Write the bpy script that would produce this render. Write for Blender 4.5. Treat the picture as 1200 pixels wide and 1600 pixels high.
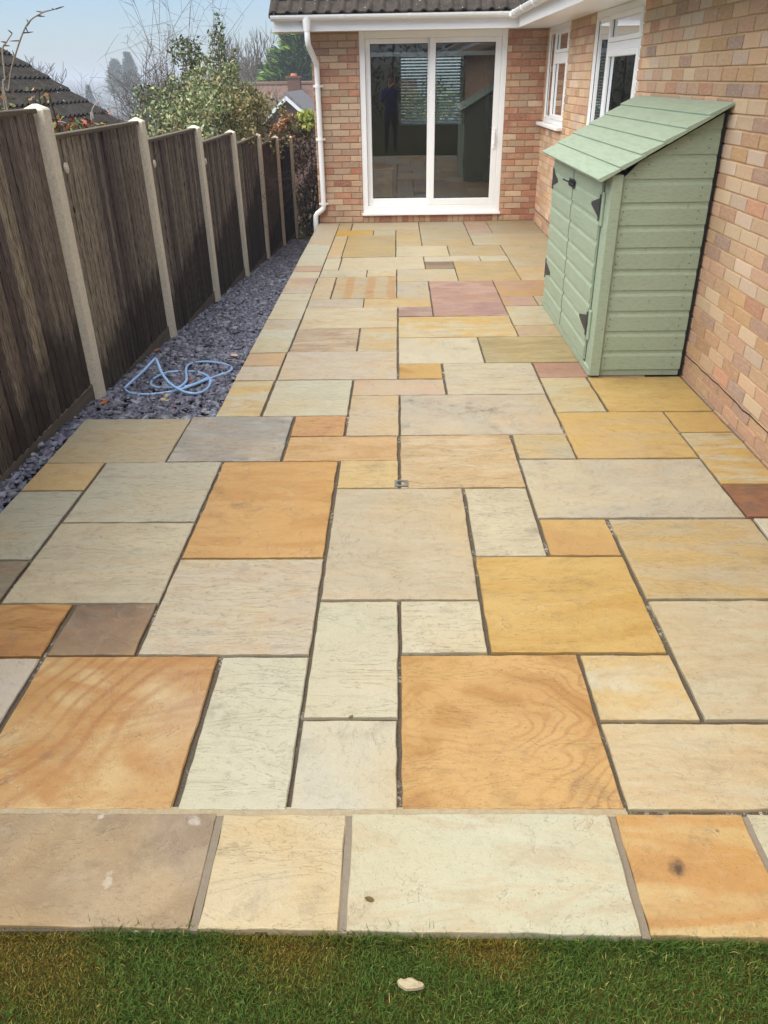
import bpy, math, random
import numpy as np
from mathutils import Vector, Matrix

for o in list(bpy.data.objects): bpy.data.objects.remove(o)
scene = bpy.context.scene
COL = scene.collection
R = math.radians

# ------------------------------------------------------------------ camera
F_PX, PITCH, YAW, ROLL, CAM_Z = 1209.7, 0.51108, 0.022924, -0.017268, 1.70
cp, sp, cy, sy = math.cos(PITCH), math.sin(PITCH), math.cos(YAW), math.sin(YAW)
FW = Vector((-sy*cp, cy*cp, -sp)); RI0 = Vector((cy, sy, 0)); UP0 = RI0.cross(FW)
RI = RI0*math.cos(ROLL) + UP0*math.sin(ROLL); UP = -RI0*math.sin(ROLL) + UP0*math.cos(ROLL)
CAM = Vector((0, 0, CAM_Z))
cd = bpy.data.cameras.new('camera'); cam = bpy.data.objects.new('camera', cd); COL.objects.link(cam)
m = Matrix((RI, UP, -FW)).transposed().to_4x4(); m.translation = CAM; cam.matrix_world = m
cd.sensor_fit = 'VERTICAL'; cd.sensor_height = 36.0; cd.lens = F_PX/1600*36
cd.clip_start = 0.02; cd.clip_end = 6000
scene.camera = cam

# ------------------------------------------------------------------ sky, sun, exposure
SUN_EL, SUN_AZ = R(63), R(-116)          # azimuth measured from +Y towards +X: light from the left, a little behind
world = bpy.data.worlds.new('World'); scene.world = world; world.use_nodes = True
wn = world.node_tree; bgn = wn.nodes['Background']
sky = wn.nodes.new('ShaderNodeTexSky'); sky.sky_type = 'NISHITA'; sky.sun_disc = False
sky.sun_elevation = SUN_EL; sky.sun_rotation = SUN_AZ
sky.air_density = 1.0; sky.dust_density = 0.8; sky.ozone_density = 2.5
tint = wn.nodes.new('ShaderNodeMix'); tint.data_type = 'RGBA'; tint.blend_type = 'MULTIPLY'; tint.inputs[0].default_value = 1; tint.inputs[7].default_value = (.88, .98, 1.15, 1)   # cool hazy white balance of the whole sky
wn.links.new(sky.outputs[0], tint.inputs[6]); wn.links.new(tint.outputs[2], bgn.inputs[0]); bgn.inputs[1].default_value = 0.054
sd = bpy.data.lights.new('sun', 'SUN'); sd.energy = 3.2; sd.angle = R(95); sd.color = (1.0, 0.95, 0.82)
sun = bpy.data.objects.new('sun', sd); COL.objects.link(sun)
sdir = Vector((math.sin(SUN_AZ)*math.cos(SUN_EL), math.cos(SUN_AZ)*math.cos(SUN_EL), math.sin(SUN_EL)))
sun.rotation_euler = (-sdir).to_track_quat('-Z', 'Y').to_euler(); sun.location = (-5, 3, 9)
vs = scene.view_settings; vs.view_transform = 'Standard'; vs.look = 'None'; vs.gamma = 1; vs.use_curve_mapping = False
vs.exposure = 1.3

# ------------------------------------------------------------------ helpers
def ray(px, py): return RI*((px-600)/F_PX) + UP*((800-py)/F_PX) + FW
def at_z(px, py, z=0.0): d = ray(px, py); return CAM + d*((z-CAM_Z)/d.z)
def at_y(px, py, y): d = ray(px, py); return CAM + d*(y/d.y)
def at_x(px, py, x): d = ray(px, py); return CAM + d*(x/d.x)
def project(p):
    v = Vector(p)-CAM; z = v.dot(FW)
    return (600+F_PX*v.dot(RI)/z, 800-F_PX*v.dot(UP)/z, z)
def lin(c, k=1.0):
    return tuple(k*((v/255/12.92) if v/255 <= 0.04045 else ((v/255+0.055)/1.055)**2.4) for v in c[:3]) + (1.0,)

class MB:
    def __init__(s): s.v = []; s.f = []; s.c = []
    def add(s, vs, fs, col=None):
        b = len(s.v); s.v += [tuple(v) for v in vs]; s.f += [tuple(i+b for i in f) for f in fs]
        if col is not None: s.c += [col]*len(fs)
        return s
    def box(s, a, b, col=None):
        (x0, y0, z0), (x1, y1, z1) = a, b
        return s.add([(x0,y0,z0),(x1,y0,z0),(x1,y1,z0),(x0,y1,z0),(x0,y0,z1),(x1,y0,z1),(x1,y1,z1),(x0,y1,z1)],
                     [(3,2,1,0),(4,5,6,7),(0,1,5,4),(1,2,6,5),(2,3,7,6),(3,0,4,7)], col)
    def bbox(s, a, b, bv=0.004, col=None):
        """box with chamfered edges"""
        (x0, y0, z0), (x1, y1, z1) = a, b
        X = (x0, x0+bv, x1-bv, x1); Y = (y0, y0+bv, y1-bv, y1); Z = (z0, z0+bv, z1-bv, z1)
        V = []; idx = {}
        for sx in (0, 1):
            for sy_ in (0, 1):
                for sz in (0, 1):
                    ix, iy, iz = (1, 2)[sx], (1, 2)[sy_], (1, 2)[sz]
                    ox, oy, oz = (0, 3)[sx], (0, 3)[sy_], (0, 3)[sz]
                    idx[(sx,sy_,sz,'x')] = len(V); V.append((X[ox], Y[iy], Z[iz]))
                    idx[(sx,sy_,sz,'y')] = len(V); V.append((X[ix], Y[oy], Z[iz]))
                    idx[(sx,sy_,sz,'z')] = len(V); V.append((X[ix], Y[iy], Z[oz]))
        Fc = []
        def q(*k): Fc.append(tuple(idx[i] for i in k))
        for t in (0, 1):
            q((t,0,0,'x'),(t,1,0,'x'),(t,1,1,'x'),(t,0,1,'x')); q((0,t,0,'y'),(1,t,0,'y'),(1,t,1,'y'),(0,t,1,'y')); q((0,0,t,'z'),(1,0,t,'z'),(1,1,t,'z'),(0,1,t,'z'))
            for u in (0, 1):
                q((t,u,0,'x'),(t,u,1,'x'),(t,u,1,'y'),(t,u,0,'y')); q((t,0,u,'x'),(t,1,u,'x'),(t,1,u,'z'),(t,0,u,'z')); q((0,t,u,'y'),(1,t,u,'y'),(1,t,u,'z'),(0,t,u,'z'))
                for w in (0, 1): q((t,u,w,'x'),(t,u,w,'y'),(t,u,w,'z'))
        c = Vector(((x0+x1)/2, (y0+y1)/2, (z0+z1)/2)); G = []
        for f in Fc:
            p = [Vector(V[i]) for i in f]; n = (p[1]-p[0]).cross(p[2]-p[0])
            mid = sum(p, Vector())/len(p)
            G.append(f if n.dot(mid-c) > 0 else f[::-1])
        return s.add(V, G, col)
    def tube(s, path, r, n=8, cap=True, col=None):
        path = [Vector(p) for p in path]; N = len(path)
        rr = r if hasattr(r, '__len__') else [r]*N
        V = []; ref = None
        for i, p in enumerate(path):
            t = (path[min(i+1, N-1)]-path[max(i-1, 0)])
            t = t.normalized() if t.length > 1e-9 else Vector((0, 0, 1))
            if ref is None: ref = Vector((1, 0, 0)) if abs(t.x) < .8 else Vector((0, 1, 0))
            u = (ref - t*ref.dot(t)).normalized(); w = t.cross(u); ref = u
            for k in range(n):
                a = 2*math.pi*k/n; V.append(p + (u*math.cos(a)+w*math.sin(a))*rr[i])
        Fc = [(i*n+k, i*n+(k+1) % n, (i+1)*n+(k+1) % n, (i+1)*n+k) for i in range(N-1) for k in range(n)]
        if cap: Fc += [tuple(range(n))[::-1], tuple((N-1)*n+k for k in range(n))]
        return s.add(V, Fc, col)
    def prism(s, poly, axis, a, b, col=None):
        """polygon (u,v) extruded along axis between a and b; axis x: (y,z), y: (x,z), z: (x,y)"""
        def P(u, v, w): return {'x': (w, u, v), 'y': (u, w, v), 'z': (u, v, w)}[axis]
        n = len(poly); V = [P(u, v, a) for u, v in poly]+[P(u, v, b) for u, v in poly]
        Fc = [tuple(range(n)), tuple(range(n, 2*n))[::-1]]+[(i, n+i, n+(i+1) % n, (i+1) % n) for i in range(n)]
        area = sum(poly[i][0]*poly[(i+1) % n][1]-poly[(i+1) % n][0]*poly[i][1] for i in range(n))
        flip = (area > 0) ^ (axis == 'y') ^ (b < a)
        if flip: Fc = [f[::-1] for f in Fc]
        return s.add(V, Fc, col)
    def mesh(s, name, smooth=False):
        me = bpy.data.meshes.new(name); me.from_pydata(s.v, [], s.f); me.update()
        if s.c:
            at = me.color_attributes.new('Col', 'FLOAT_COLOR', 'CORNER')
            a = np.concatenate([np.tile(np.array(c[:3]+(1.0,), dtype=np.float32), (len(f), 1)) for c, f in zip(s.c, s.f)])
            at.data.foreach_set('color', a.ravel())
        if smooth: me.polygons.foreach_set('use_smooth', [True]*len(me.polygons))
        return me
    def build(s, name, mat, parent=None, smooth=False, **kw):
        return link(name, s.mesh(name, smooth), mat, parent, **kw)

def link(name, me, mat=None, parent=None, loc=None, color=None, kind=None, label=None, cat=None, group=None):
    o = bpy.data.objects.new(name, me); COL.objects.link(o)
    if mat is not None and me is not None and len(me.materials) == 0: me.materials.append(mat)
    if parent: o.parent = parent
    if loc is not None: o.location = loc
    if color is not None: o.color = color
    tag(o, label, cat, group, kind)
    return o
def tag(o, label=None, cat=None, group=None, kind=None):
    for k, v in (('label', label), ('category', cat), ('group', group), ('kind', kind)):
        if v: o[k] = v
    return o
def empty(name, loc=(0, 0, 0), **kw): return link(name, None, loc=loc, **kw)

def np_mesh(name, V, Fq, cols=None, smooth=False):
    """fast mesh from arrays; faces (n,k) all same size; cols per face (n,3)"""
    V = np.asarray(V, dtype=np.float32); Fq = np.asarray(Fq, dtype=np.int32); n, k = Fq.shape
    me = bpy.data.meshes.new(name); me.vertices.add(len(V)); me.vertices.foreach_set('co', V.ravel())
    me.loops.add(n*k); me.loops.foreach_set('vertex_index', Fq.ravel())
    me.polygons.add(n); me.polygons.foreach_set('loop_start', np.arange(0, n*k, k, dtype=np.int32))
    me.update(calc_edges=True)
    if cols is not None:
        at = me.color_attributes.new('Col', 'FLOAT_COLOR', 'CORNER')
        c = np.ones((n*k, 4), dtype=np.float32); c[:, :3] = np.repeat(np.asarray(cols, dtype=np.float32), k, axis=0)
        at.data.foreach_set('color', c.ravel())
    if smooth: me.polygons.foreach_set('use_smooth', np.ones(n, dtype=bool))
    return me

# ------------------------------------------------------------------ materials
class NT:
    def __init__(s, name, rough=0.8, spec=0.3):
        s.m = bpy.data.materials.new(name); s.m.use_nodes = True; s.t = s.m.node_tree; s.b = s.t.nodes['Principled BSDF']
        s.b.inputs['Roughness'].default_value = rough; s.b.inputs['Specular IOR Level'].default_value = spec
    def n(s, typ, **kw):
        nd = s.t.nodes.new(typ)
        for k, v in kw.items():
            if k.startswith('_'): setattr(nd, k[1:], v)
            else: s.set(nd.inputs[k.replace('__', ' ')], v)
        return nd
    def set(s, sock, v):
        if isinstance(v, bpy.types.NodeSocket): s.t.links.new(v, sock)
        else: sock.default_value = v
    def coord(s, scale=(1,1,1), rot=(0,0,0), loc=(0,0,0), kind='Object', rnd=False):
        tc = s.n('ShaderNodeTexCoord'); src = tc.outputs[kind]
        if rnd:
            oi = s.n('ShaderNodeObjectInfo'); mu = s.n('ShaderNodeMath', _operation='MULTIPLY'); s.set(mu.inputs[0], oi.outputs['Random']); mu.inputs[1].default_value = 37.0
            ad = s.n('ShaderNodeVectorMath', _operation='ADD'); s.set(ad.inputs[0], src); s.set(ad.inputs[1], mu.outputs[0]); src = ad.outputs[0]
        mp = s.n('ShaderNodeMapping'); s.set(mp.inputs['Vector'], src); mp.inputs['Scale'].default_value = scale; mp.inputs['Rotation'].default_value = rot; mp.inputs['Location'].default_value = loc
        return mp.outputs[0]
    def noise(s, vec, scale=5, detail=4, rough=0.55, dist=0.0, out=0):
        nd = s.n('ShaderNodeTexNoise', Vector=vec, Scale=scale, Detail=detail, Roughness=rough, Distortion=dist); return nd.outputs[out]
    def ramp(s, fac, *stops, interp='LINEAR'):
        nd = s.n('ShaderNodeValToRGB', Fac=fac); cr = nd.color_ramp; cr.interpolation = interp
        while len(cr.elements) < len(stops): cr.elements.new(0.5)
        for e, (p, c) in zip(cr.elements, stops):
            e.position = p; e.color = c if hasattr(c, '__len__') else (c, c, c, 1)
        return nd.outputs[0]
    def mix(s, fac, a, b, mode='MIX'):
        nd = s.n('ShaderNodeMix', _data_type='RGBA', _blend_type=mode)
        s.set(nd.inputs[0], fac); s.set(nd.inputs[6], a); s.set(nd.inputs[7], b); return nd.outputs[2]
    def math(s, op, a, b=0.0, clamp=False):
        nd = s.n('ShaderNodeMath', _operation=op, _use_clamp=clamp); s.set(nd.inputs[0], a); s.set(nd.inputs[1], b); return nd.outputs[0]
    def sep(s, vec, i):
        nd = s.n('ShaderNodeSeparateXYZ'); s.set(nd.inputs[0], vec); return nd.outputs[i]
    def bump(s, h, strength=0.3, dist=0.01, normal=None):
        nd = s.n('ShaderNodeBump', Height=h, Strength=strength, Distance=dist)
        if normal is not None: s.set(nd.inputs['Normal'], normal)
        return nd.outputs[0]
    def objcol(s): return s.n('ShaderNodeObjectInfo').outputs['Color']
    def vcol(s, name='Col'): return s.n('ShaderNodeAttribute', _attribute_name=name).outputs['Color']
    def prop(s, name): return s.n('ShaderNodeAttribute', _attribute_name=name, _attribute_type='OBJECT').outputs['Fac']
    def done(s, col=None, nor=None, rough=None):
        if col is not None: s.set(s.b.inputs['Base Color'], col)
        if nor is not None: s.set(s.b.inputs['Normal'], nor)
        if rough is not None: s.set(s.b.inputs['Roughness'], rough)
        return s.m

def plain(name, rgb, rough=0.6, spec=0.3, var=0.12, scale=30, bump=0.05):
    t = NT(name, rough, spec); v = t.coord()
    n1 = t.noise(v, scale, 5); c = lin(rgb)
    d = tuple(x*(1-var) for x in c[:3])+(1,); e = tuple(min(1, x*(1+var)) for x in c[:3])+(1,)
    n2 = t.noise(v, scale*0.08, 4)
    col = t.mix(t.ramp(n1, (.3, 0), (.7, 1)), d, e); col = t.mix(t.ramp(n2, (.35, 0), (.7, .35)), col, d)
    return t.done(col, t.bump(n1, bump, 0.004))

def mat_brick(name, src):
    t = NT(name, 0.9, 0.2); v = t.coord(rnd=(src == 'obj')); c = t.objcol() if src == 'obj' else t.vcol()
    n1 = t.noise(v, 14, 5, .6); n2 = t.noise(v, 90, 3, .6); n3 = t.noise(v, 5, 3)
    dk = t.mix(1.0, c, (.62, .56, .52, 1), 'MULTIPLY'); lt = t.mix(.5, c, lin((214, 186, 148)))
    col = t.mix(t.ramp(n1, (.3, .0), (.75, .45)), c, dk); col = t.mix(t.ramp(n3, (.46, 0), (.72, .75)), col, lt)
    pit = t.ramp(n2, (.30, 1), (.40, 0)); col = t.mix(t.math('MULTIPLY', pit, .55), col, lin((80, 62, 48)))
    h = t.math('ADD', t.math('MULTIPLY', n1, .6), n2)
    return t.done(col, t.bump(h, .9, .006))
M_BRICK_OBJ = mat_brick('brick_clay', 'obj'); M_BRICK_VC = mat_brick('brick_clay_mass', 'vc')
def mat_mortar(name, a, b):
    t = NT(name, .95, .15); v = t.coord(); n1 = t.noise(v, 60, 5, .65); n2 = t.noise(v, 2.5, 4)
    col = t.mix(n2, lin(a), lin(b)); col = t.mix(t.ramp(n1, (.35, .0), (.7, .4)), col, lin((120, 96, 70)))
    return t.done(col, t.bump(n1, .6, .006))
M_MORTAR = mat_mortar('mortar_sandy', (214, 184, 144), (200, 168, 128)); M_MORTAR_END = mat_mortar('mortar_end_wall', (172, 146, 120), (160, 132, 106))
M_UPVC = plain('white_upvc', (243, 244, 244), .32, .45, .02, 8, .01)
def mat_glass():
    m_ = bpy.data.materials.new('window_glass'); m_.use_nodes = True; t = m_.node_tree; t.nodes.clear()
    o = t.nodes.new('ShaderNodeOutputMaterial'); mx = t.nodes.new('ShaderNodeMixShader'); tr = t.nodes.new('ShaderNodeBsdfTransparent'); gl = t.nodes.new('ShaderNodeBsdfGlossy'); fr = t.nodes.new('ShaderNodeFresnel')
    mu = t.nodes.new('ShaderNodeMath'); mu.operation = 'MULTIPLY'; mu.use_clamp = True; mu.inputs[1].default_value = 3.3
    tr.inputs[0].default_value = (.80, .86, .84, 1); gl.inputs['Roughness'].default_value = 0.0; gl.inputs[0].default_value = (.95, .97, 1, 1); fr.inputs[0].default_value = 1.5
    t.links.new(fr.outputs[0], mu.inputs[0]); t.links.new(mu.outputs[0], mx.inputs[0]); t.links.new(tr.outputs[0], mx.inputs[1]); t.links.new(gl.outputs[0], mx.inputs[2]); t.links.new(mx.outputs[0], o.inputs[0])
    return m_
M_GLASS = mat_glass()

def mat_roof_tile(name, base, lich):
    t = NT(name, .95, .15); v = t.coord(rnd=True); n1 = t.noise(v, 9, 6, .65); n2 = t.noise(v, 55, 4, .7); n3 = t.noise(v, 22, 3)
    col = t.mix(t.ramp(n1, (.3, 0), (.75, 1)), lin(base), lin(tuple(min(255, c*1.55) for c in base)))
    col = t.mix(t.ramp(n2, (.5, 0), (.8, .5)), col, lin((30, 28, 26)))
    col = t.mix(t.ramp(n3, (.69, 0), (.73, lich)), col, lin((190, 186, 172)))
    return t.done(col, t.bump(t.math('ADD', n1, n2), .6, .01))
M_TILE = mat_roof_tile('concrete_roof_tile', (52, 47, 43), .8); M_TILE_N = mat_roof_tile('neighbour_roof_tile', (50, 47, 45), .9)

# ------------------------------------------------------------------ terrain
def gz(y):                                   # slate strip beside the fence falls away from the camera
    return min(-0.035, -0.105-0.0775*(y-4.72))
def ground_z(x, y):
    if y < 1.2:
        z = -0.055+max(0, -y-0.5)*0.03
    elif y < 3.8: z = -0.055+(gz(y)-0.02+0.055)*min(1, (y-1.2)/1.2)
    elif y < 60: z = gz(y)-0.02
    else: z = max(gz(60)-0.02-(y-60)*0.06, -14)
    if x < -2.3: z -= min(1.7, (-2.3-x)*0.7)*min(1, max(0, (y+2)/4))
    d = math.hypot(x, y)
    if d > 260:
        k = min(1, (d-260)/900); z += (k*k*(3-2*k))*(19+4*math.sin(x*.006+1)+3*math.sin(x*.013+y*.002))
    return z
xs = sorted(set([round(v, 3) for v in np.concatenate([np.linspace(-8, 8, 33), np.sign(np.linspace(-1, 1, 61))*8*(300**np.abs(np.linspace(-1, 1, 61)))])]))
ys = sorted(set([round(v, 3) for v in np.concatenate([np.linspace(-14, 20, 69), 20+2.0*(1200**np.linspace(0, 1, 40))-2, -14-1.0*(1500**np.linspace(0, 1, 14))+1])]))
V = [(x, y, ground_z(x, y)) for y in ys for x in xs]; nx = len(xs)
Fq = [(j*nx+i, j*nx+i+1, (j+1)*nx+i+1, (j+1)*nx+i) for j in range(len(ys)-1) for i in range(nx-1)]
t = NT('soil_and_turf', .95, .1); v = t.coord(); n1 = t.noise(v, 1.3, 6); n2 = t.noise(v, 40, 4)
col = t.mix(t.ramp(n1, (.35, 0), (.65, 1)), lin((52, 60, 30)), lin((84, 78, 48))); col = t.mix(t.ramp(n2, (.4, 0), (.7, .6)), col, lin((40, 36, 24)))
link('ground', np_mesh('ground', V, Fq, smooth=True), t.done(col, t.bump(n2, .5, .02)), kind='structure')

# ------------------------------------------------------------------ patio slabs
PATIO_L, PATIO_L2, WALL_X, WALL_Y = -1.815, -1.066, 1.83, 11.03
C=(214,202,170); P=(211,205,176); K=(208,194,170); B=(198,186,158); G=(198,189,168); Yw=(218,184,114); O=(204,162,100); T=(212,184,138); N=(140,114,88); PK=(200,164,144); OL=(194,174,126); W=(214,208,184)
# pixel of top-left and bottom-right joint corner in the photograph, main colour, second colour, amount, pattern
S = [
 # border column on the left edge, from the house down
 (495,351,521,382,K,T,.5,0),(482,382,511.5,397.5,P,W,.4,0),(471,397.5,505,415.5,P,C,.4,0),(461,415.5,501.5,424.5,PK,T,.4,0),(456,424.5,498,434,C,K,.4,0),(451,434,487.5,458.5,K,PK,.6,0),(437,458.5,482.5,469,C,P,.4,0),
 (431,469,470.5,498.7,C,W,.5,0),(414,498.7,464,514.5,K,T,.5,0),(405,514.5,449,551.3,P,Yw,.25,0),(386,551.3,441,572,PK,T,.5,0),(374,572,430.5,594.5,K,C,.4,0),(363,594.5,408,649.5,C,Yw,.75,1),
 # far field
 (528.5,350.3,548.5,360,OL,T,.5,0),(526,360.7,583,367.5,(222,172,60),Yw,.4,0),(525.5,368,533.5,404,T,K,.5,0),(509.5,404.5,528.5,422.5,C,P,.4,0),(501,422.5,573,432,C,B,.4,0),(574,421.5,619.5,431.5,C,T,.5,0),
 (551,349.5,655,359,C,T,.4,0),(584,359.3,618.7,367.5,B,C,.4,0),(544,368,617.5,402.7,(190,172,128),OL,.7,1),(619,359,659,384.8,B,Yw,.6,1),(619.5,385.5,702.7,400,C,W,.3,0),(534.5,404,663,420,(212,196,164),C,.4,0),
 (620,420.5,716,438.7,G,B,.5,0),(620,439,671.5,464.7,G,T,.5,0),(526.5,432.5,620.5,465.5,B,T,.8,2),(497,434,516,467.5,K,T,.6,0),(483,468,567.5,480.7,B,K,.6,1),(569,466.5,674.7,479.3,T,Yw,.5,0),
 (655,347,738,383,B,OL,.6,1),(724,345.5,769.5,363,PK,K,.4,0),(757,343.5,851,365,B,OL,.6,1),(733,365,868,381,B,C,.5,1),(699,384,785,398.5,OL,B,.6,1),(663,400,750,408.5,K,C,.5,0),(749,398,800,406.5,P,C,.4,0),
 (663,408.5,711,419.5,(146,128,110),N,.5,0),(708,408.5,815,438,OL,T,.7,1),(781,381,901,415,B,OL,.5,0),(804,415,922,436,T,C,.6,0),(770,438,946,462,O,PK,.6,1),(783,462,843,477,PK,O,.5,0),(832,462,961,477,B,T,.5,0),
 (671.5,440.5,792,492.3,PK,(170,130,128),.6,1),(622,480,677,493.7,(164,130,122),PK,.4,0),(622,494.5,806.5,525,C,Yw,.75,1),(790,477,990,507,C,T,.5,0),(803,507,1006,525,T,PK,.5,0),(622,527,757,566.7,C,K,.4,0),(747.5,526,985,565,OL,(168,152,106),.7,1),
 # middle field
 (480.5,481.5,621.3,511.7,C,T,.4,1),(467,513,558,548,(206,186,156),N,.3,1),(563,512,620.5,548,P,T,.7,1),(449,550,622,591.3,(210,196,174),K,.5,1),(430.5,594,543.5,647.7,P,C,.4,0),(552.5,593.5,697,616.3,(206,180,158),K,.5,0),(548.5,618,623.5,680.4,T,K,.5,0),
 (623,568,693,591,(196,146,72),Yw,.5,0),(693,567.5,852.5,615.5,C,K,.6,1),(832.5,565.5,1010,588.5,(188,142,118),PK,.5,0),(843.5,589,949.5,643,P,Yw,.5,1),(917,588,1117,641.5,Yw,(226,194,122),.6,1),
 (625,617,881.5,678.5,K,G,.7,3),(625.5,680,822,760.5,(218,196,158),T,.8,1),(799,679.3,901,716.5,B,Yw,.4,0),(871,645,1088.7,715,Yw,T,.7,1),(1037,642.5,1147.5,674,Yw,O,.4,0),(1063.5,675.5,1196,755,C,Yw,.9,1),(1130,757,1240,806,(168,112,82),(140,96,70),.7,3),
 (812,718,1166,808.5,G,C,.5,3),(842.5,810,971.5,868,O,Yw,.5,0),(952.5,809.5,1290,935.5,(204,178,124),B,.6,1),(725,762,854,868,C,B,.4,0),(520.5,764.5,748,937.5,(206,190,158),B,.5,1),(744,869,1045,1020,(206,166,88),Yw,.6,1),(625,938.5,764,1020.5,C,W,.4,0),
 (906.5,1020.5,1098,1126.5,C,Yw,.55,1),(624,1022,973,1258.5,(190,142,78),(214,172,108),.9,4),
 (502,939,624,1122,P,C,.5,0),(472.5,1123,622,1257.5,(208,202,180),C,.4,0),(346,1023.5,448,1257.5,P,W,.4,0),(68,1025,274,1257.5,(216,182,124),(196,144,80),.8,5),(287,871.5,484,1022,K,C,.5,1),(117,943.5,214,1024,(150,124,98),(112,88,66),.8,3),
 (349,722,508.5,871,(206,156,86),(218,172,104),.7,1),(164,722.5,303,815.5,(200,194,172),B,.5,0),(98,817.5,244,942,B,C,.5,1),(139,654,261,721.5,(194,184,156),B,.5,1),(297,653,440,720,(194,189,176),(170,165,154),.7,3),
 (459,649.5,539,681,(214,160,108),O,.4,0),(453.5,682.5,622,719,(220,180,126),O,.8,1),(531,720.5,622.5,762.8,(216,190,136),C,.5,0),
]
rects = []
for s in S:
    a = at_z(s[0], s[1]); b = at_z(s[2], s[3]); rects.append([a.x, b.x, b.y, a.y])
meta = [s[4:] for s in S]
def extra(x0, x1, y0, y1, *mt): rects.append([x0, x1, y0, y1]); meta.append(mt)
XJ = at_z(164, 722.5).x; YJ = [at_z(68, q).y for q in (722.5, 767, 875, 942, 1026)]
extra(PATIO_L, XJ, YJ[1], YJ[0], T, Yw, .5, 1); extra(PATIO_L, XJ, YJ[2], YJ[1], (194,190,168), B, .4, 0); extra(PATIO_L, XJ, YJ[3], YJ[2], (158,146,122), N, .4, 0)
XL = at_z(68, 1025).x; YB = at_z(622, 1257.5).y
extra(PATIO_L, XL, YJ[4], YJ[3], (206,158,92), (180,124,64), .8, 5); extra(PATIO_L, XL, YB, YJ[4], (206,194,178), K, .4, 0)
XR = at_z(1170, 808).x; YR1 = at_z(1172, 809).y; xr2 = at_z(1012, 938).x; yr2 = at_z(1100, 936.5).y; yr3 = at_z(1098, 1128).y; yr4 = at_z(985, 1276).y; xr4 = at_z(937, 1127).x
extra(XR, WALL_X-.02, 2.10, YR1, W, C, .4, 0); extra(xr2, XR, yr3, yr2, (204,190,158), C, .5, 1); extra(XR, WALL_X-.02, yr3, 2.10, T, Yw, .5, 1)
extra(xr4, 1.21, yr4, yr3, (214,192,150), C, .6, 1); extra(1.21, WALL_X-.02, yr4, yr3, B, K, .5, 0)
# front row
YF0, YF1 = 1.066, at_z(552, 1268).y-.008
fx = [PATIO_L, -1.36, at_z(346, 1266).x, at_z(547, 1266).x, at_z(957, 1279).x, at_z(1168, 1283).x, 1.46, WALL_X-.02]
NF = len(rects)
for (a, b), mt in zip(zip(fx, fx[1:]), [(B,K,.4,0),((176,154,124),(150,128,102),.7,6),((214,190,144),C,.5,0),((208,206,178),P,.5,1),((216,186,130),(206,156,92),.9,7),(P,C,.4,0),(T,B,.5,0)]):
    extra(a, b, YF0, YF1, *mt)
# shared joints: edges of neighbouring slabs are brought to one line
for side_lo, side_hi, o_lo, o_hi in ((0, 1, 2, 3), (2, 3, 0, 1)):
    par = list(range(2*len(rects)))
    def fd(i):
        while par[i] != i: i = par[i]
        return i
    for i, a in enumerate(rects):
        for j, b in enumerate(rects):
            if i == j: continue
            far = max(a[3], b[3]); tol = .05 if side_lo == 0 else (.05 if far < 6 else .11)
            if abs(a[side_hi]-b[side_lo]) < tol and min(a[o_hi], b[o_hi])-max(a[o_lo], b[o_lo]) > .04:
                par[fd(2*i+1)] = fd(2*j)
    grp = {}
    for i in range(2*len(rects)): grp.setdefault(fd(i), []).append(i)
    for g in grp.values():
        mval = sum(rects[i//2][side_hi if i % 2 else side_lo] for i in g)/len(g)
        for i in g: rects[i//2][side_hi if i % 2 else side_lo] = mval
for i, r in enumerate(rects):
    if r[0] < PATIO_L2+.06 and r[3] > 4.3: r[0] = PATIO_L2
    if r[0] < -1.7: r[0] = PATIO_L
    if r[1] > WALL_X-.12: r[1] = WALL_X-.018
    if r[3] > 10.7: r[3] = WALL_Y-.012
    if abs(r[2]-YB) < .02 and i < NF: r[2] = YB

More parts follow.
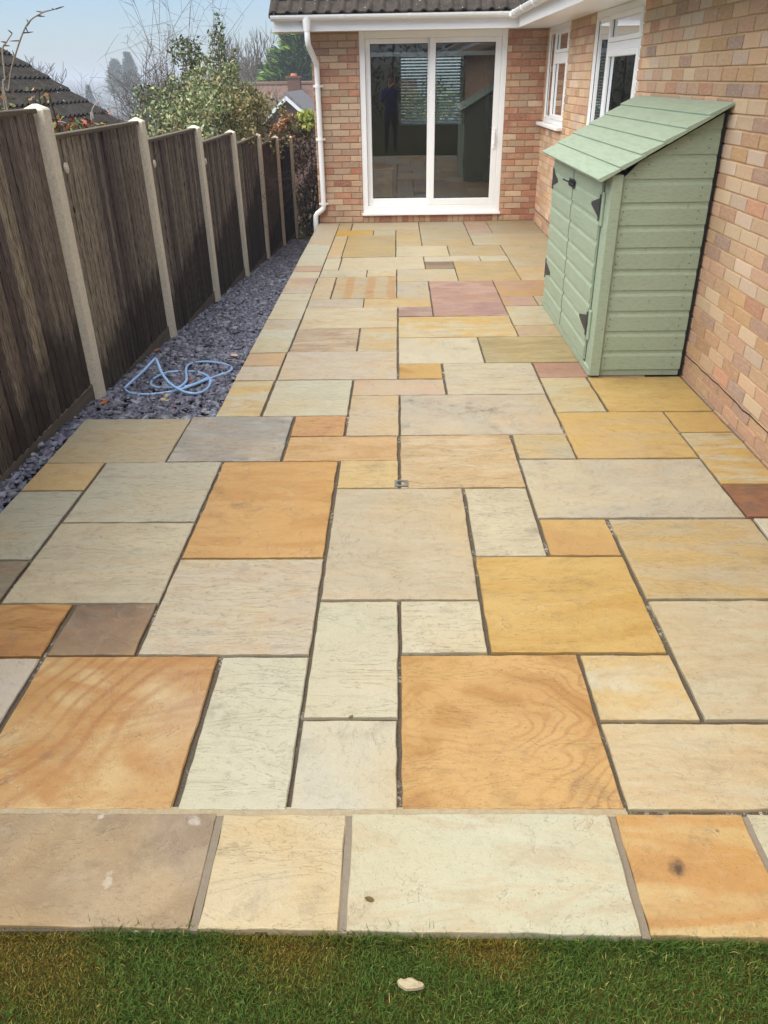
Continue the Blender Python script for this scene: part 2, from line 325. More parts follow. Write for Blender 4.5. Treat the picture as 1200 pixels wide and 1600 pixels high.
def stone(i, base, tint, amt, pat):
    KA = 0.535; warm = base[2]/base[0] < .56
    rg = random.Random(100+i); t = NT('sandstone_%02d' % i, .74, .28); t.b.inputs['Roughness'].default_value = rg.uniform(.46, .60); t.b.inputs['Specular IOR Level'].default_value = .5
    base, tint = lin(base, KA), lin(tint, KA); off = (rg.uniform(-20, 20), rg.uniform(-20, 20), rg.uniform(-5, 5)); ang = rg.choice([rg.uniform(-.25, .25), rg.uniform(.4, 1.1), rg.uniform(-1.1, -.4), rg.uniform(.4, 1.1)])
    v = t.coord(loc=off, rot=(0, 0, ang)); vst = t.coord(loc=off, rot=(0, 0, ang), scale=(1.0, rg.uniform(2.6, 4.6), 1.0))
    nA = t.noise(vst if pat in (1, 2, 5, 7) else v, 1.7, 5, .55, 1.4); nB = t.noise(vst if pat in (1, 2, 7) else v, 4.5, 6, .6, .9); nC = t.noise(v, 150, 3, .7); nD = t.noise(v, 9, 8, .72)
    col = t.mix(t.ramp(nA, (.41, 0), (.57, min(1, amt*1.25))), base, tint)
    if pat in (1, 3, 7): nS = t.noise(vst, 2.6, 5, .6, 1.6); col = t.mix(t.ramp(nS, (.50, 0), (.57, rg.uniform(.25, .6)), (.64, 0)), col, t.mix(.55, tint, lin((196, 140, 78), KA)))
    nE0 = t.noise(v, 2.0, 3)
    if pat in (4, 5):
        cv = t.coord(loc=off if pat == 5 else (.15, .05, 0), rot=(0, 0, .75 if pat == 5 else .25), scale=(1, 1, 1) if pat == 5 else (1.0, 1.35, 1.0))
        wn_ = t.n('ShaderNodeTexWave', _wave_type='RINGS' if pat == 4 else 'BANDS', Vector=cv, _rings_direction='Z', Scale=1.5 if pat == 4 else .9, Distortion=9.5 if pat == 4 else 8.0, Detail=2.0, Detail__Scale=1.6 if pat == 4 else 1.2)
        wn2 = t.n('ShaderNodeTexWave', _wave_type='RINGS' if pat == 4 else 'BANDS', Vector=cv, _rings_direction='Z', Scale=6.0 if pat == 4 else 3.6, Distortion=38.0 if pat == 4 else 32.0, Detail=2.0, Detail__Scale=.4 if pat == 4 else .30)
        col = t.mix(t.ramp(wn_.outputs['Fac'], (.25, 0), (.8, .6)), col, tint); col = t.mix(t.math('MULTIPLY', t.ramp(wn2.outputs['Fac'], (.6, 0), (.97, .6)), t.ramp(nE0, (.42, .0), (.60, 1))), col, lin((178, 120, 66), KA))
    else:
        col = t.mix(t.ramp(nB, (.5, 0), (.74, .40 if pat in (1, 2, 7) else .25)), col, t.mix(.45, col, lin((128, 100, 70), KA)))
    if pat == 2:
        wv = t.n('ShaderNodeTexWave', _wave_type='BANDS', Vector=t.coord(loc=off), Scale=1.6, Distortion=1.0)
        col = t.mix(t.ramp(wv.outputs['Fac'], (.5, 0), (.85, .6)), col, lin((204, 150, 90), KA))
    col = t.mix(t.ramp(nB, (.24, .10 if warm else .35), (.42, 0)), col, t.mix(.55, col, lin((236, 228, 206), KA)))
    # iron-stained blush drifting across the stone, and a paler bleached side
    nG = t.noise(t.coord(loc=(off[1], off[0], 3.0)), 1.5, 3, .5, .6); col = t.mix(t.ramp(nG, (.50, 0), (.68, rg.uniform(.15, .55))), col, t.mix(.75, col, lin((222, 182, 104), KA))); col = t.mix(t.ramp(nG, (.28, rg.uniform(.1, .5)*(.25 if warm else 1)), (.44, 0)), col, t.mix(.6, col, lin((226, 216, 192), KA)))
    # grey weathering in patches
    nE = t.noise(v, 2.3, 3); dirt = t.math('MULTIPLY', t.ramp(nD, (.52, 0), (.66, 1)), t.ramp(nE, (.46, 0), (.66, .75 if pat == 3 else .4)))
    col = t.mix(dirt, col, lin((104, 94, 80), KA))
    nF = t.noise(v, 38, 5, .7); col = t.mix(t.ramp(nF, (.34, .4), (.46, 0)), col, t.mix(.26, col, lin((120, 98, 72), KA))); col = t.mix(t.ramp(nF, (.56, 0), (.70, .12 if warm else .35)), col, t.mix(.3, col, lin((244, 236, 216), KA)))
    spk = t.ramp(nC, (.30, .75), (.40, 0), (.64, 0), (.74, .35)); col = t.mix(spk, col, t.mix(.55, col, lin((92, 76, 58), KA)))
    marks = {6: (((160, 1274, .024, .55), (308, 1284, .026, .30), (170, 1372, .016, .22)), (226, 222, 216), .16), 7: (((1058, 1356, .034, .9), (1056, 1406, .009, .8), (1120, 1298, .007, .7), (1010, 1450, .010, .7)), (62, 46, 38), .11)}.get(pat)
    if marks:
        cxy = ((rects[i][0]+rects[i][1])/2, (rects[i][2]+rects[i][3])/2)
        for (px, py, r_, al) in marks[0]:
            w_ = at_z(px, py); d = t.n('ShaderNodeVectorMath', _operation='DISTANCE'); tcx = t.n('ShaderNodeTexCoord'); t.set(d.inputs[0], tcx.outputs['Object']); d.inputs[1].default_value = (w_.x-cxy[0], w_.y-cxy[1], 0)
            k = t.math('ADD', d.outputs['Value'], t.math('MULTIPLY', t.math('SUBTRACT', nD, .5), marks[2])); col = t.mix(t.ramp(k, (r_*.4, al), (r_, 0)), col, lin(marks[1], .78))
    # riven ledges: flat plateaus with broken edges
    nR = t.noise(vst if rg.random() < .6 else v, rg.uniform(1.6, 3.0), 7, .62, .7)
    stp = rg.uniform(.07, .12); led = t.math('SNAP', nR, stp)
    crk = t.math('MULTIPLY', t.ramp(t.math('FRACT', t.math('DIVIDE', nR, stp)), (.0, 1), (.045, 0)), t.ramp(t.noise(v, 3.1, 2), (.46, 0), (.62, .55)))
    col = t.mix(crk, col, t.mix(.72, col, lin((84, 68, 50), KA))); lit = t.math('MULTIPLY', t.ramp(t.math('FRACT', t.math('DIVIDE', nR, stp)), (.05, 0), (.07, .5), (.16, 0)), t.ramp(t.noise(v, 3.1, 2), (.44, 0), (.60, .7))); col = t.mix(lit, col, t.mix(.5, col, lin((240, 232, 214), KA)))
    h = t.math('ADD', t.math('MULTIPLY', led, 1.0), t.math('MULTIPLY', nR, .55))
    h = t.math('ADD', h, t.math('MULTIPLY', nB, .12)); h = t.math('ADD', h, t.math('ADD', t.math('MULTIPLY', nC, .05), t.math('MULTIPLY', nF, .08)))
    return t.done(col, t.bump(h, .95, .016))

patio = empty('patio', kind='structure')
bed = MB(); bed.prism([(PATIO_L+.015, YF0+.012), (WALL_X-.01, YF0+.012), (WALL_X-.01, WALL_Y-.005), (PATIO_L2+.015, WALL_Y-.005), (PATIO_L2+.015, 4.165), (PATIO_L+.015, 4.165)], 'z', -1.3, -.013)
t = NT('jointing_grit', .95, .1); v = t.coord(); n1 = t.noise(v, 140, 4, .7); n2 = t.noise(v, 3.2, 4); n3 = t.noise(v, 60, 4, .7)
col = t.mix(n1, lin((70, 62, 52)), lin((112, 102, 88))); wsp = t.math('MULTIPLY', t.ramp(n3, (.52, 0), (.60, 1)), t.ramp(n2, (.52, 0), (.62, .8))); col = t.mix(wsp, col, lin((196, 190, 180)))
bed.build('bedding', t.done(col, t.bump(t.math('ADD', n1, n3), .9, .01)), patio)
rng = random.Random(4)
for i, (r, mt) in enumerate(zip(rects, meta)):
    x0, x1, y0, y1 = r; front = i >= NF; g = .0070 if front else .0065
    if y1 > 6: g = .005
    lft = x0 in (PATIO_L, PATIO_L2)
    jt = [rng.uniform(-.0015, .0035)*(1 if y0 < 6 else .5) for _ in range(4)]
    X0 = x0-(.0 if lft else -g-jt[0]); X1 = x1-g-jt[1]; Y0 = y0+g+(0 if front else jt[2]); Y1 = y1-g-jt[3]
    cx, cy_ = (X0+X1)/2, (Y0+Y1)/2; w, d = X1-X0, Y1-Y0
    if w < .05 or d < .03: continue
    # outline with hand-dressed wobble
    rr = random.Random(i*7+1); st = .028 if y0 < 4.5 else .07
    def edge(n):
        a = [rr.gauss(0, 1) for _ in range(n+3)]; return [(a[k]*.5+a[k+1]+a[k+2]*.5)*.0009 for k in range(n)]
    nxp = max(3, int(w/st)); nyp = max(3, int(d/st)); pts = []
    e = edge(nxp); pts += [(X0+w*k/nxp, Y0+e[k]) for k in range(nxp)]
    e = edge(nyp); pts += [(X1+e[k], Y0+d*k/nyp) for k in range(nyp)]
    e = edge(nxp); pts += [(X1-w*k/nxp, Y1+e[k]) for k in range(nxp)]
    e = edge(nyp); pts += [(X0+e[k], Y1-d*k/nyp) for k in range(nyp)]
    n = len(pts); tx, ty = rr.gauss(0, .0022), rr.gauss(0, .0022); dz = rr.gauss(0, .0011)
    def top(x, y): return dz+tx*(x-cx)+ty*(y-cy_)
    V = []
    for ring, (ins, zz) in enumerate(((0.0, -.024), (0.0, -.0035), (.0010, -.0012), (.0030, 0.0))):
        for k, (x, y) in enumerate(pts):
            sx = 1-2*(ins+(rr.random()*.002 if ring == 2 else 0))/w; sy_ = 1-2*ins/d
            X, Y = cx+(x-cx)*sx, cy_+(y-cy_)*sy_
            V.append((X-cx, Y-cy_-(.0135*X*(Y1-Y)/d if front else 0), zz+top(X, Y)+(rr.gauss(0, .0006) if ring == 2 else 0)))
    Fc = [(q*n+k, q*n+(k+1) % n, (q+1)*n+(k+1) % n, (q+1)*n+k) for q in range(3) for k in range(n)]+[tuple(3*n+k for k in range(n))]
    me = bpy.data.meshes.new('slab'); me.from_pydata(V, [], Fc); me.update()
    link('slab', me, stone(i, *mt), patio, loc=(cx, cy_, 0))
# pointed joints of the front row and the cement fillet behind it
M_POINT = mat_mortar('pointing_mortar', (128, 122, 110), (110, 102, 90)); M_FILLET = mat_mortar('cement_fillet', (160, 150, 126), (144, 132, 108))
for x in fx[1:-1]:
    q = MB(); q.prism([(x-.0095, YF0+.004-.0135*x), (x+.0095, YF0+.002-.0135*x), (x+.0095, YF1-.003), (x-.0095, YF1-.003)], 'z', -.02, -.0045); q.build('pointing', M_POINT, patio)
q = MB(); q.prism([(PATIO_L+.01, YF1-.004), (xr4, YF1-.004), (xr4-.004, YB-.006), (PATIO_L+.01, YB-.004)], 'z', -.02, -.0035); q.build('cement_fillet', M_FILLET, patio)

# socket for a clothes post, let into the joint
so = at_z(627, 756); sock = empty('ground_socket', (so.x, so.y, 0.0), label='small square grey plastic socket with round hole between the slabs', cat='socket')
q = MB(); hw = .032
ring = [(.022*math.cos(a), .022*math.sin(a)) for a in [2*math.pi*k/16 for k in range(16)]]; sq = []
for k in range(16):
    a = 2*math.pi*k/16; c_, s_ = math.cos(a), math.sin(a); mx_ = max(abs(c_), abs(s_)); sq.append((hw*c_/mx_, hw*s_/mx_))
V = [(x, y, .005) for x, y in sq]+[(x, y, .006) for x, y in ring]+[(x*.9, y*.9, -.012) for x, y in ring]+[(x, y, -.02) for x, y in sq]
Fc = [(k, (k+1) % 16, 16+(k+1) % 16, 16+k) for k in range(16)]+[(16+k, 16+(k+1) % 16, 32+(k+1) % 16, 32+k) for k in range(16)]+[(48+k, 48+(k+1) % 16, (k+1) % 16, k) for k in range(16)]
q.add(V, Fc); q.build('collar', plain('socket_grey', (104, 104, 98), .6), sock)
q = MB(); q.add([(x*.92, y*.92, -.010) for x, y in ring], [tuple(range(16))]); q.build('hole_bottom', plain('socket_dark', (28, 30, 42), .5), sock)

# ------------------------------------------------------------------ slate chippings
rs = np.random.RandomState(5)
def chips(n, area, smin, smax, seed):
    rs = np.random.RandomState(seed); P_ = area(n, rs); n = len(P_)
    k = 6; ang = np.sort(rs.rand(n, k), axis=1)*2*np.pi; rad = .55+.45*rs.rand(n, k); sz = smin+(smax-smin)*rs.rand(n, 1)**1.5; asp = .45+.5*rs.rand(n, 1)
    x = np.cos(ang)*rad*sz; y = np.sin(ang)*rad*sz*asp; th = (.10+.16*rs.rand(n, 1))*sz
    yaw = rs.rand(n)*2*np.pi; tl = rs.randn(n)*.30; tl2 = rs.randn(n)*.22
    top = np.stack([x, y, np.repeat(th, k, 1)], -1); bot = np.stack([x*1.06, y*1.06, -np.repeat(th, k, 1)], -1)
    v = np.concatenate([top, bot], 1)
    c, s = np.cos(tl)[:, None], np.sin(tl)[:, None]; v = np.stack([v[..., 0], v[..., 1]*c-v[..., 2]*s, v[..., 1]*s+v[..., 2]*c], -1)
    c, s = np.cos(tl2)[:, None], np.sin(tl2)[:, None]; v = np.stack([v[..., 0]*c+v[..., 2]*s, v[..., 1], -v[..., 0]*s+v[..., 2]*c], -1)
    c, s = np.cos(yaw)[:, None], np.sin(yaw)[:, None]; v = np.stack([v[..., 0]*c-v[..., 1]*s, v[..., 0]*s+v[..., 1]*c, v[..., 2]], -1)
    v += P_[:, None, :]
    tris = []
    for j in range(1, k-1): tris.append((0, j, j+1))
    for j in range(k): tris += [(j, k+j, k+(j+1) % k), (j, k+(j+1) % k, (j+1) % k)]
    T_ = (np.array(tris)[None]+(np.arange(n)*2*k)[:, None, None]).reshape(-1, 3)
    base = np.array([lin((76, 80, 98))[:3], lin((100, 104, 120))[:3], lin((58, 60, 76))[:3], lin((116, 118, 130))[:3], lin((82, 76, 96))[:3]]); cc = base[rs.randint(0, 5, n)]*(.7+.7*rs.rand(n, 1))
    return v.reshape(-1, 3), T_, np.repeat(cc, len(tris), 0)
def strip(n, rs):
    y = 1.2+13.6*rs.rand(n)**1.25; xr = np.where(y < 4.19, PATIO_L-.01, PATIO_L2-.004); x0 = -1.955
    x = x0+rs.rand(n)*(PATIO_L2-x0); ok = x < xr-.015; x, y = x[ok], y[ok]
    z = np.array([gz(q) for q in y])+.004+.022*rs.rand(len(y))
    return np.stack([x, y, z], -1)
V, T_, CC = chips(19000, strip, .014, .050, 11)
t = NT('slate', .55, .45); v = t.coord(); n1 = t.noise(v, 70, 4); t_c = t.mix(t.ramp(n1, (.4, 0), (.8, .5)), t.vcol(), lin((128, 126, 130)))
link('slate_chippings', np_mesh('slate_chippings', V, T_, CC), t.done(t_c, t.bump(n1, .35, .004)), kind='stuff', label='purple-grey slate chippings between fence and patio', cat='slate chippings')
# soil under the chippings
q = MB(); yy = np.linspace(1.1, 15, 60)
for a, b in zip(yy[:-1], yy[1:]):
    xa = PATIO_L if b < 4.2 else PATIO_L2
    q.add([(-2.02, a, gz(a)-.004), (xa+.02, a, gz(a)-.004), (xa+.02, b, gz(b)-.004), (-2.02, b, gz(b)-.004)], [(0, 1, 2, 3)])
q.build('gravel_path', plain('path_soil', (44, 38, 34), .95, .1, .4, 60, .5), kind='structure')

# ------------------------------------------------------------------ lawn
def blades(n, x0, x1, y0, y1, seed, hgt, dens_edge=True):
    rs = np.random.RandomState(seed); x = x0+(x1-x0)*rs.rand(n); y = y0+(y1-y0)*rs.rand(n)
    patch = np.sin(x*5.1+1.3)*np.sin(y*6.3+.4)+.7*np.sin(x*11.7+y*9+2)+.6*np.sin(x*2.3-y*3+.5)+.35*rs.randn(n)+.6*np.clip((y-.94)/.10, -1, 1)
    h = hgt*(.55+.8*rs.rand(n))*np.where(patch > .8, .62, 1.0); w = .0006+.0008*rs.rand(n); a = rs.rand(n)*2*np.pi; lean = (.35+.75*rs.rand(n))*h; la = rs.rand(n)*2*np.pi
    y = y-np.clip((y-.55)/.5, 0, 1)*.0135*x
    bx, by = np.cos(a)*w, np.sin(a)*w; lx, ly = np.cos(la)*lean, np.sin(la)*lean
    Z = -.030+np.maximum(0, -y-.5)*.0316
    v = np.stack([np.stack([x-bx, y-by, Z], -1), np.stack([x+bx, y+by, Z], -1), np.stack([x+lx*.4-bx*.8, y+ly*.4-by*.8, Z+h*.6], -1), np.stack([x+lx*.4+bx*.8, y+ly*.4+by*.8, Z+h*.6], -1), np.stack([x+lx, y+ly, Z+h*.86], -1)], 1)
    T_ = (np.array([(0, 1, 3), (0, 3, 2), (2, 3, 4)])[None]+(np.arange(n)*5)[:, None, None]).reshape(-1, 3)
    gA, gB, mo, st_ = [np.array(lin(c, .72)[:3]) for c in ((58, 92, 30), (98, 120, 44), (140, 112, 40), (176, 158, 92))]
    u = rs.rand(n, 1); c = gA*(1-u)+gB*u; mk = np.clip((patch-.35)/.7, 0, 1)[:, None]*(.4+.6*rs.rand(n, 1)); c = c*(1-mk)+mo*mk
    ss = rs.rand(n) < .03; c[ss] = st_
    return v.reshape(-1, 3), T_, np.repeat(c, 3, 0)
t = NT('grass_blades', .7, .25); t.done(t.vcol()); M_GRASS = t.m
A1 = blades(230000, -1.95, 2.0, .55, YF0+.012, 3, .015); A2 = blades(30000, -1.95, 4.0, -3.0, .55, 4, .024); A3 = blades(7000, -1.9, 1.9, YF0-.014, YF0+.006, 6, .034)
Vv, Tt, Cc, off = [], [], [], 0
for v_, t_, c_ in (A1, A2, A3): Vv.append(v_); Tt.append(t_+off); Cc.append(c_); off += len(v_)
link('lawn_grass', np_mesh('lawn_grass', np.concatenate(Vv), np.concatenate(Tt), np.concatenate(Cc)), M_GRASS, kind='stuff', label='short mossy lawn grass in front of the patio edge', cat='grass')
q = MB(); q.add([(-1.99, -30, .88), (9, -30, .88), (9, -.5, -.028), (-1.99, -.5, -.028), (9, YF0+.03-.05, -.028), (-1.99, YF0+.06, -.028)], [(0, 1, 2, 3), (3, 2, 4, 5)])
t = NT('moss_turf', .95, .1); v = t.coord(); n1 = t.noise(v, 5, 6, .6); n2 = t.noise(v, 130, 4, .7)
col = t.mix(t.ramp(n1, (.4, 0), (.62, 1)), lin((52, 66, 24)), lin((88, 68, 28))); col = t.mix(t.ramp(n2, (.35, .7), (.6, 0)), col, lin((26, 26, 12)))
q.build('lawn', t.done(col, t.bump(n2, .8, .012)), kind='structure')

# ------------------------------------------------------------------ fence
FX = -1.975; FSTEP = 1.812
def post_y(k): return 4.735+FSTEP*k
def post_base(k): return -.11-.1385*k
t = NT('weathered_fence_board', .9, .15); vs_ = t.coord(scale=(9, 9, .55), rnd=True); v = t.coord(rnd=True); n1 = t.noise(vs_, 6, 6, .65); n2 = t.noise(v, 3.0, 5); n3 = t.noise(vs_, 30, 3, .6)
zc = t.sep(t.n('ShaderNodeTexCoord').outputs['Object'], 2)
col = t.mix(t.ramp(n1, (.32, 0), (.7, 1)), t.mix(1.0, t.objcol(), (.50, .48, .47, 1), 'MULTIPLY'), t.objcol()); col = t.mix(t.ramp(n3, (.42, .75), (.56, 0)), col, lin((42, 36, 30)))
# darker towards the bottom: each board carries the height its dark tone reaches
dm = t.math('SUBTRACT', t.math('ADD', t.prop('dark_top'), t.math('MULTIPLY', t.math('SUBTRACT', n2, .5), .5)), zc)
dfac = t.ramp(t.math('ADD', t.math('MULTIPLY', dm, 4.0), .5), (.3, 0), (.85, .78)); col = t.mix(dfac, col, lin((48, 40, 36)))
kn = t.n('ShaderNodeTexVoronoi', Vector=t.coord(scale=(5, 5, 2.2), rnd=True), Scale=1.6).outputs['Distance']; col = t.mix(t.ramp(kn, (.05, .8), (.09, 0)), col, lin((40, 30, 22)))
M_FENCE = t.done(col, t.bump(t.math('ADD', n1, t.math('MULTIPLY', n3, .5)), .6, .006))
M_CONC = plain('fence_post_concrete', (222, 212, 190), .9, .15, .14, 60, .3)
t = NT('rail_wood', .9, .15); vs_ = t.coord(scale=(9, .6, 9), rnd=True); n1 = t.noise(vs_, 5, 6, .65); M_RAIL = t.done(t.mix(n1, lin((60, 54, 48)), lin((128, 118, 102))), t.bump(n1, .5, .005))
fence = empty('fence', (FX, 4.735, 0), label='dark weathered timber panel fence with pale concrete posts beside slate strip', cat='fence')
def wpos(o, x, y, z): o.location = (x-FX, y-4.735, z)
pm = MB(); hw = .055; HP = 1.715
V = [(-hw, -hw, -.5), (hw, -hw, -.5), (hw, hw, -.5), (-hw, hw, -.5), (-hw, -hw, HP-.030), (hw, -hw, HP-.030), (hw, hw, HP-.030), (-hw, hw, HP-.030)]
V += [(-.050, -.050, HP-.022), (.050, -.050, HP-.022), (.050, .050, HP-.022), (-.050, .050, HP-.022), (-.01, -.01, HP), (.01, -.01, HP), (.01, .01, HP), (-.01, .01, HP)]
pm.add(V, [(0, 1, 5, 4), (1, 2, 6, 5), (2, 3, 7, 6), (3, 0, 4, 7)]+[(4+a*4+k, 4+a*4+(k+1) % 4, 8+a*4+(k+1) % 4, 8+a*4+k) for a in (0, 1) for k in range(4)]+[(12, 13, 14, 15)])
pme = pm.mesh('post'); pme.materials.append(M_CONC)
# one board mesh: feather-edge section, unit height scaled
BW = .092
def board_mesh(h):
    b = MB(); b.prism([(-BW/2, .0), (BW/2, .0), (BW/2, .015), (BW/2-.010, .0145), (-BW/2, .004)], 'z', 0, h); return b
rb = random.Random(9)
dark_prof = {-2: (.1, .2), -1: (.15, .45), 0: (.25, .55), 1: (.35, .80), 2: (.55, .95), 3: (.55, 1.15), 4: (.2, .5), 5: (1.6, 1.6)}
for k in range(-2, 7):
    p = link('post', pme, None, fence); wpos(p, FX, post_y(k), post_base(k))
    p.rotation_euler = (rb.gauss(0, .006), rb.gauss(0, .006), rb.gauss(0, .03))
    if k == 6: p.scale = (1, 1, 1.02); break
    y0, y1 = post_y(k)+hw, post_y(k+1)-hw; zb = post_base(k)-.075 if k < 5 else post_base(k)-.1; ht = 1.60 if k < 5 else 1.56
    zt = post_base(k)+1.532 if k < 5 else post_base(k)+1.60
    g = MB(); g.bbox((-.02, y0-.02, 0), (.02, y1+.02, .13), .004); o = g.build('gravel_board', M_RAIL, fence); o.location = (0.0, -4.735, zb-.06)
    panel = empty('panel'); panel.parent = fence; wpos(panel, FX, y0, zb+.07); L = y1-y0; H = zt-(zb+.07)
    f = MB(); f.bbox((-.025, 0, H-.001), (.032, L, H+.024), .004); f.build('capping_rail', M_RAIL, panel)
    f = MB(); f.box((-.016, .0, 0), (.004, .034, H-.002)); f.box((-.016, L-.034, 0), (.004, L, H-.002)); f.box((-.016, .0341, .08), (.004, L-.0341, .12)); f.box((-.016, .0341, H*.5), (.004, L-.0341, H*.5+.04)); f.box((-.016, .0341, H-.05), (.004, L-.0341, H-.005)); f.build('panel_frame', M_RAIL, panel)
    bm_ = board_mesh(H-.003).mesh('board'); bm_.materials.append(M_FENCE)
    nb = 21; pitch = (L-.01-BW)/(nb-1)
    for q in range(nb):
        b = link('board', bm_, None, panel); b.location = (.006+rb.random()*.004, .005+BW/2+q*pitch, rb.uniform(-.0005, .0005)); b.rotation_euler = (rb.gauss(0, .002), 0, R(-90)+rb.gauss(-.03, .02))
        light = (k == 0 and q < 7) or (k == -1 and q in (3, 4, 5, 6, 13, 14)) or (k == 3 and q in (5,))
        bs = rb.choice([(112, 102, 92), (98, 88, 80), (106, 96, 85), (90, 80, 74), (78, 69, 65), (118, 108, 97)]) if not light else rb.choice([(142, 132, 114), (134, 124, 106), (126, 116, 100)])
        if k == 5: bs = (52, 48, 46)
        if k == 4: bs = rb.choice([(92, 82, 66), (84, 76, 62)])
        b.color = lin(bs, 2.2); da, db = dark_prof[k]; b['dark_top'] = float(da+(db-da)*q/(nb-1)+rb.gauss(0, .04))
    if k in (0, 1, 2):
        d = MB(); n = 14; d.prism([(.030*math.cos(2*math.pi*a/n), .030*math.sin(2*math.pi*a/n)) for a in range(n)], 'x', 0, .008); d.prism([(.017*math.cos(2*math.pi*a/n), .017*math.sin(2*math.pi*a/n)) for a in range(n)], 'x', .0081, .013)
        o = d.build('disc', plain('cream_disc', (214, 206, 186), .5), panel); o.location = (.032, .125, H-.155)

# ------------------------------------------------------------------ house
house = empty('house', (0, 0, 0), label='brick bungalow with white patio doors, white gutters and brown tiled roof', cat='house')
SOF = 2.195
DX0, DX1, DZ0, DZ1 = -.462, 1.356, .118, SOF
W1 = (9.62, 10.93, 1.19); W2 = (6.80, 8.44, 1.19)     # far and near window of the long wall: y0, y1, sill height
def part(name, mat, fn, parent=None, **kw):
    q = MB(); fn(q); return q.build(name, mat, parent or house, **kw)
we = MB(); ye = WALL_Y+.005
for a, b in (((-1.05, ye, -1.2), (DX0, ye+.22, SOF+.1)), ((DX1, ye, -1.2), (WALL_X+.2, ye+.22, SOF+.1)), ((DX0, ye, -1.2), (DX1, ye+.22, DZ0-.012))): we.box(a, b)
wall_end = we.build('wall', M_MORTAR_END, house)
wr = MB(); xe = WALL_X+.005
for a, b in (((xe, -1.5, -1.2), (xe+.22, ye-.001, W1[2])), ((xe, -1.5, W1[2]), (xe+.22, W2[0], SOF+.1)), ((xe, W2[1], W1[2]), (xe+.22, W1[0], SOF+.1)), ((xe, W1[1], W1[2]), (xe+.22, ye-.001, SOF+.1))): wr.box(a, b)
wall_right = wr.build('wall', M_MORTAR, house)
# other outside walls and the rooms inside
M_PLASTER = plain('room_plaster', (150, 148, 142), .9, .1, .05, 3, .0); M_FLOOR = plain('room_floor', (126, 104, 80), .5, .3, .2, 4, .0)
wlm = mat_mortar('rear_wall_brick', (176, 130, 100), (160, 112, 84))
BW0, BW1 = at_y(622, 82, 15.2), at_y(722, 195, 15.2)
def rest(q):
    q.box((-1.05, ye+.221, -1.2), (-.83, 15.2, SOF+.1)); q.box((5.8, -1.5, -1.2), (6.0, 15.42, SOF+.1)); q.box((2.056, -1.5, -1.2), (5.799, -1.3, SOF+.1))
    q.box((-1.05, 15.2001, -1.2), (BW0.x, 15.42, SOF+.1)); q.box((BW1.x, 15.2001, -1.2), (5.799, 15.42, SOF+.1)); q.box((BW0.x+.0005, 15.2001, -1.2), (BW1.x-.0005, 15.42, BW1.z)); q.box((BW0.x+.0005, 15.2001, BW0.z), (BW1.x-.0005, 15.42, SOF+.1))
part('rear_wall', wlm, rest)
part('room_partition', M_PLASTER, lambda q: (q.box((2.2, ye+.24, .1), (2.3, 15.199, SOF+.05)), q.box((2.301, ye+.1, .1), (5.799, ye+.2, SOF+.05)), q.box((3.6, -1.29, .1), (3.7, ye+.09, SOF+.05))))
part('room_floor', M_FLOOR, lambda q: q.box((-.829, ye+.05, .02), (5.79, 15.199, .10)))
part('ceiling', M_PLASTER, lambda q: q.box((-1.04, ye-.004, SOF+.101), (5.99, 15.41, SOF+.14)))
part('ceiling', M_PLASTER, lambda q: q.box((WALL_X+.01, -1.49, SOF+.101), (5.99, ye-.005, SOF+.14)))
# furniture seen through the glass
oak = plain('oak_cabinet', (176, 128, 78), .5, .3, .2, 12, .05)
cab = empty('cabinet', (-.22, 11.75, .1), label='low oak cabinet inside the room behind the patio door', cat='cabinet')
q = MB(); q.bbox((-.34, -.22, 0), (.14, .22, .50), .008); q.build('carcass', oak, cab); q = MB(); q.bbox((-.37, -.25, .501), (.17, .25, .53), .006); q.build('top', oak, cab)
q = MB(); q.bbox((-.31, -.235, .05), (-.10, -.221, .46), .004); q.build('door', oak, cab); q = MB(); q.bbox((-.095, -.235, .05), (.115, -.221, .46), .004); q.build('door', oak, cab)
tall = empty('bookcase', (1.75, 14.6, .1), label='tall brown bookcase standing inside beside the blind window', cat='bookcase')
q = MB(); q.bbox((-.25, -.3, 0), (.4, .3, 1.9), .01); q.build('carcass', plain('walnut', (96, 62, 42), .6), tall)
for z in (.4, .85, 1.3): q = MB(); q.bbox((-.22, -.315, z), (.37, -.301, z+.03), .003); q.build('shelf_edge', oak, tall)
# window at the back of the room with a slatted blind
bwin = empty('blind_window'); bwin.parent = house
def bframe(q):
    x0, x1, z0, z1 = BW0.x, BW1.x, BW1.z, BW0.z
    q.box((x0, 15.26, z0), (x0+.05, 15.32, z1)); q.box((x1-.05, 15.26, z0), (x1, 15.32, z1)); q.box((x0+.0501, 15.26, z0), (x1-.0501, 15.32, z0+.05)); q.box((x0+.0501, 15.26, z1-.05), (x1-.0501, 15.32, z1)); xm = (x0+x1)/2; q.box((xm-.025, 15.265, z0+.0501), (xm+.025, 15.315, z1-.0501))
part('frame', M_UPVC, bframe, bwin)
part('pane', M_GLASS, lambda q: q.add([(BW0.x+.05, 15.29, BW1.z+.05), (BW1.x-.05, 15.29, BW1.z+.05), (BW1.x-.05, 15.29, BW0.z-.05), (BW0.x+.05, 15.29, BW0.z-.05)], [(0, 1, 2, 3)]), bwin)
nsl = 24
for k in range(nsl):
    z = BW1.z+.03+(BW0.z-BW1.z-.06)*k/(nsl-1)
    part('slat', M_UPVC, lambda q: q.add([(BW0.x+.01, 15.18, z-.012), (BW1.x-.01, 15.18, z-.012), (BW1.x-.01, 15.23, z+.014), (BW0.x+.01, 15.23, z+.014), (BW0.x+.01, 15.18, z-.014), (BW1.x-.01, 15.18, z-.014), (BW1.x-.01, 15.23, z+.012), (BW0.x+.01, 15.23, z+.012)], [(0, 1, 2, 3), (7, 6, 5, 4), (4, 5, 1, 0)]), bwin)

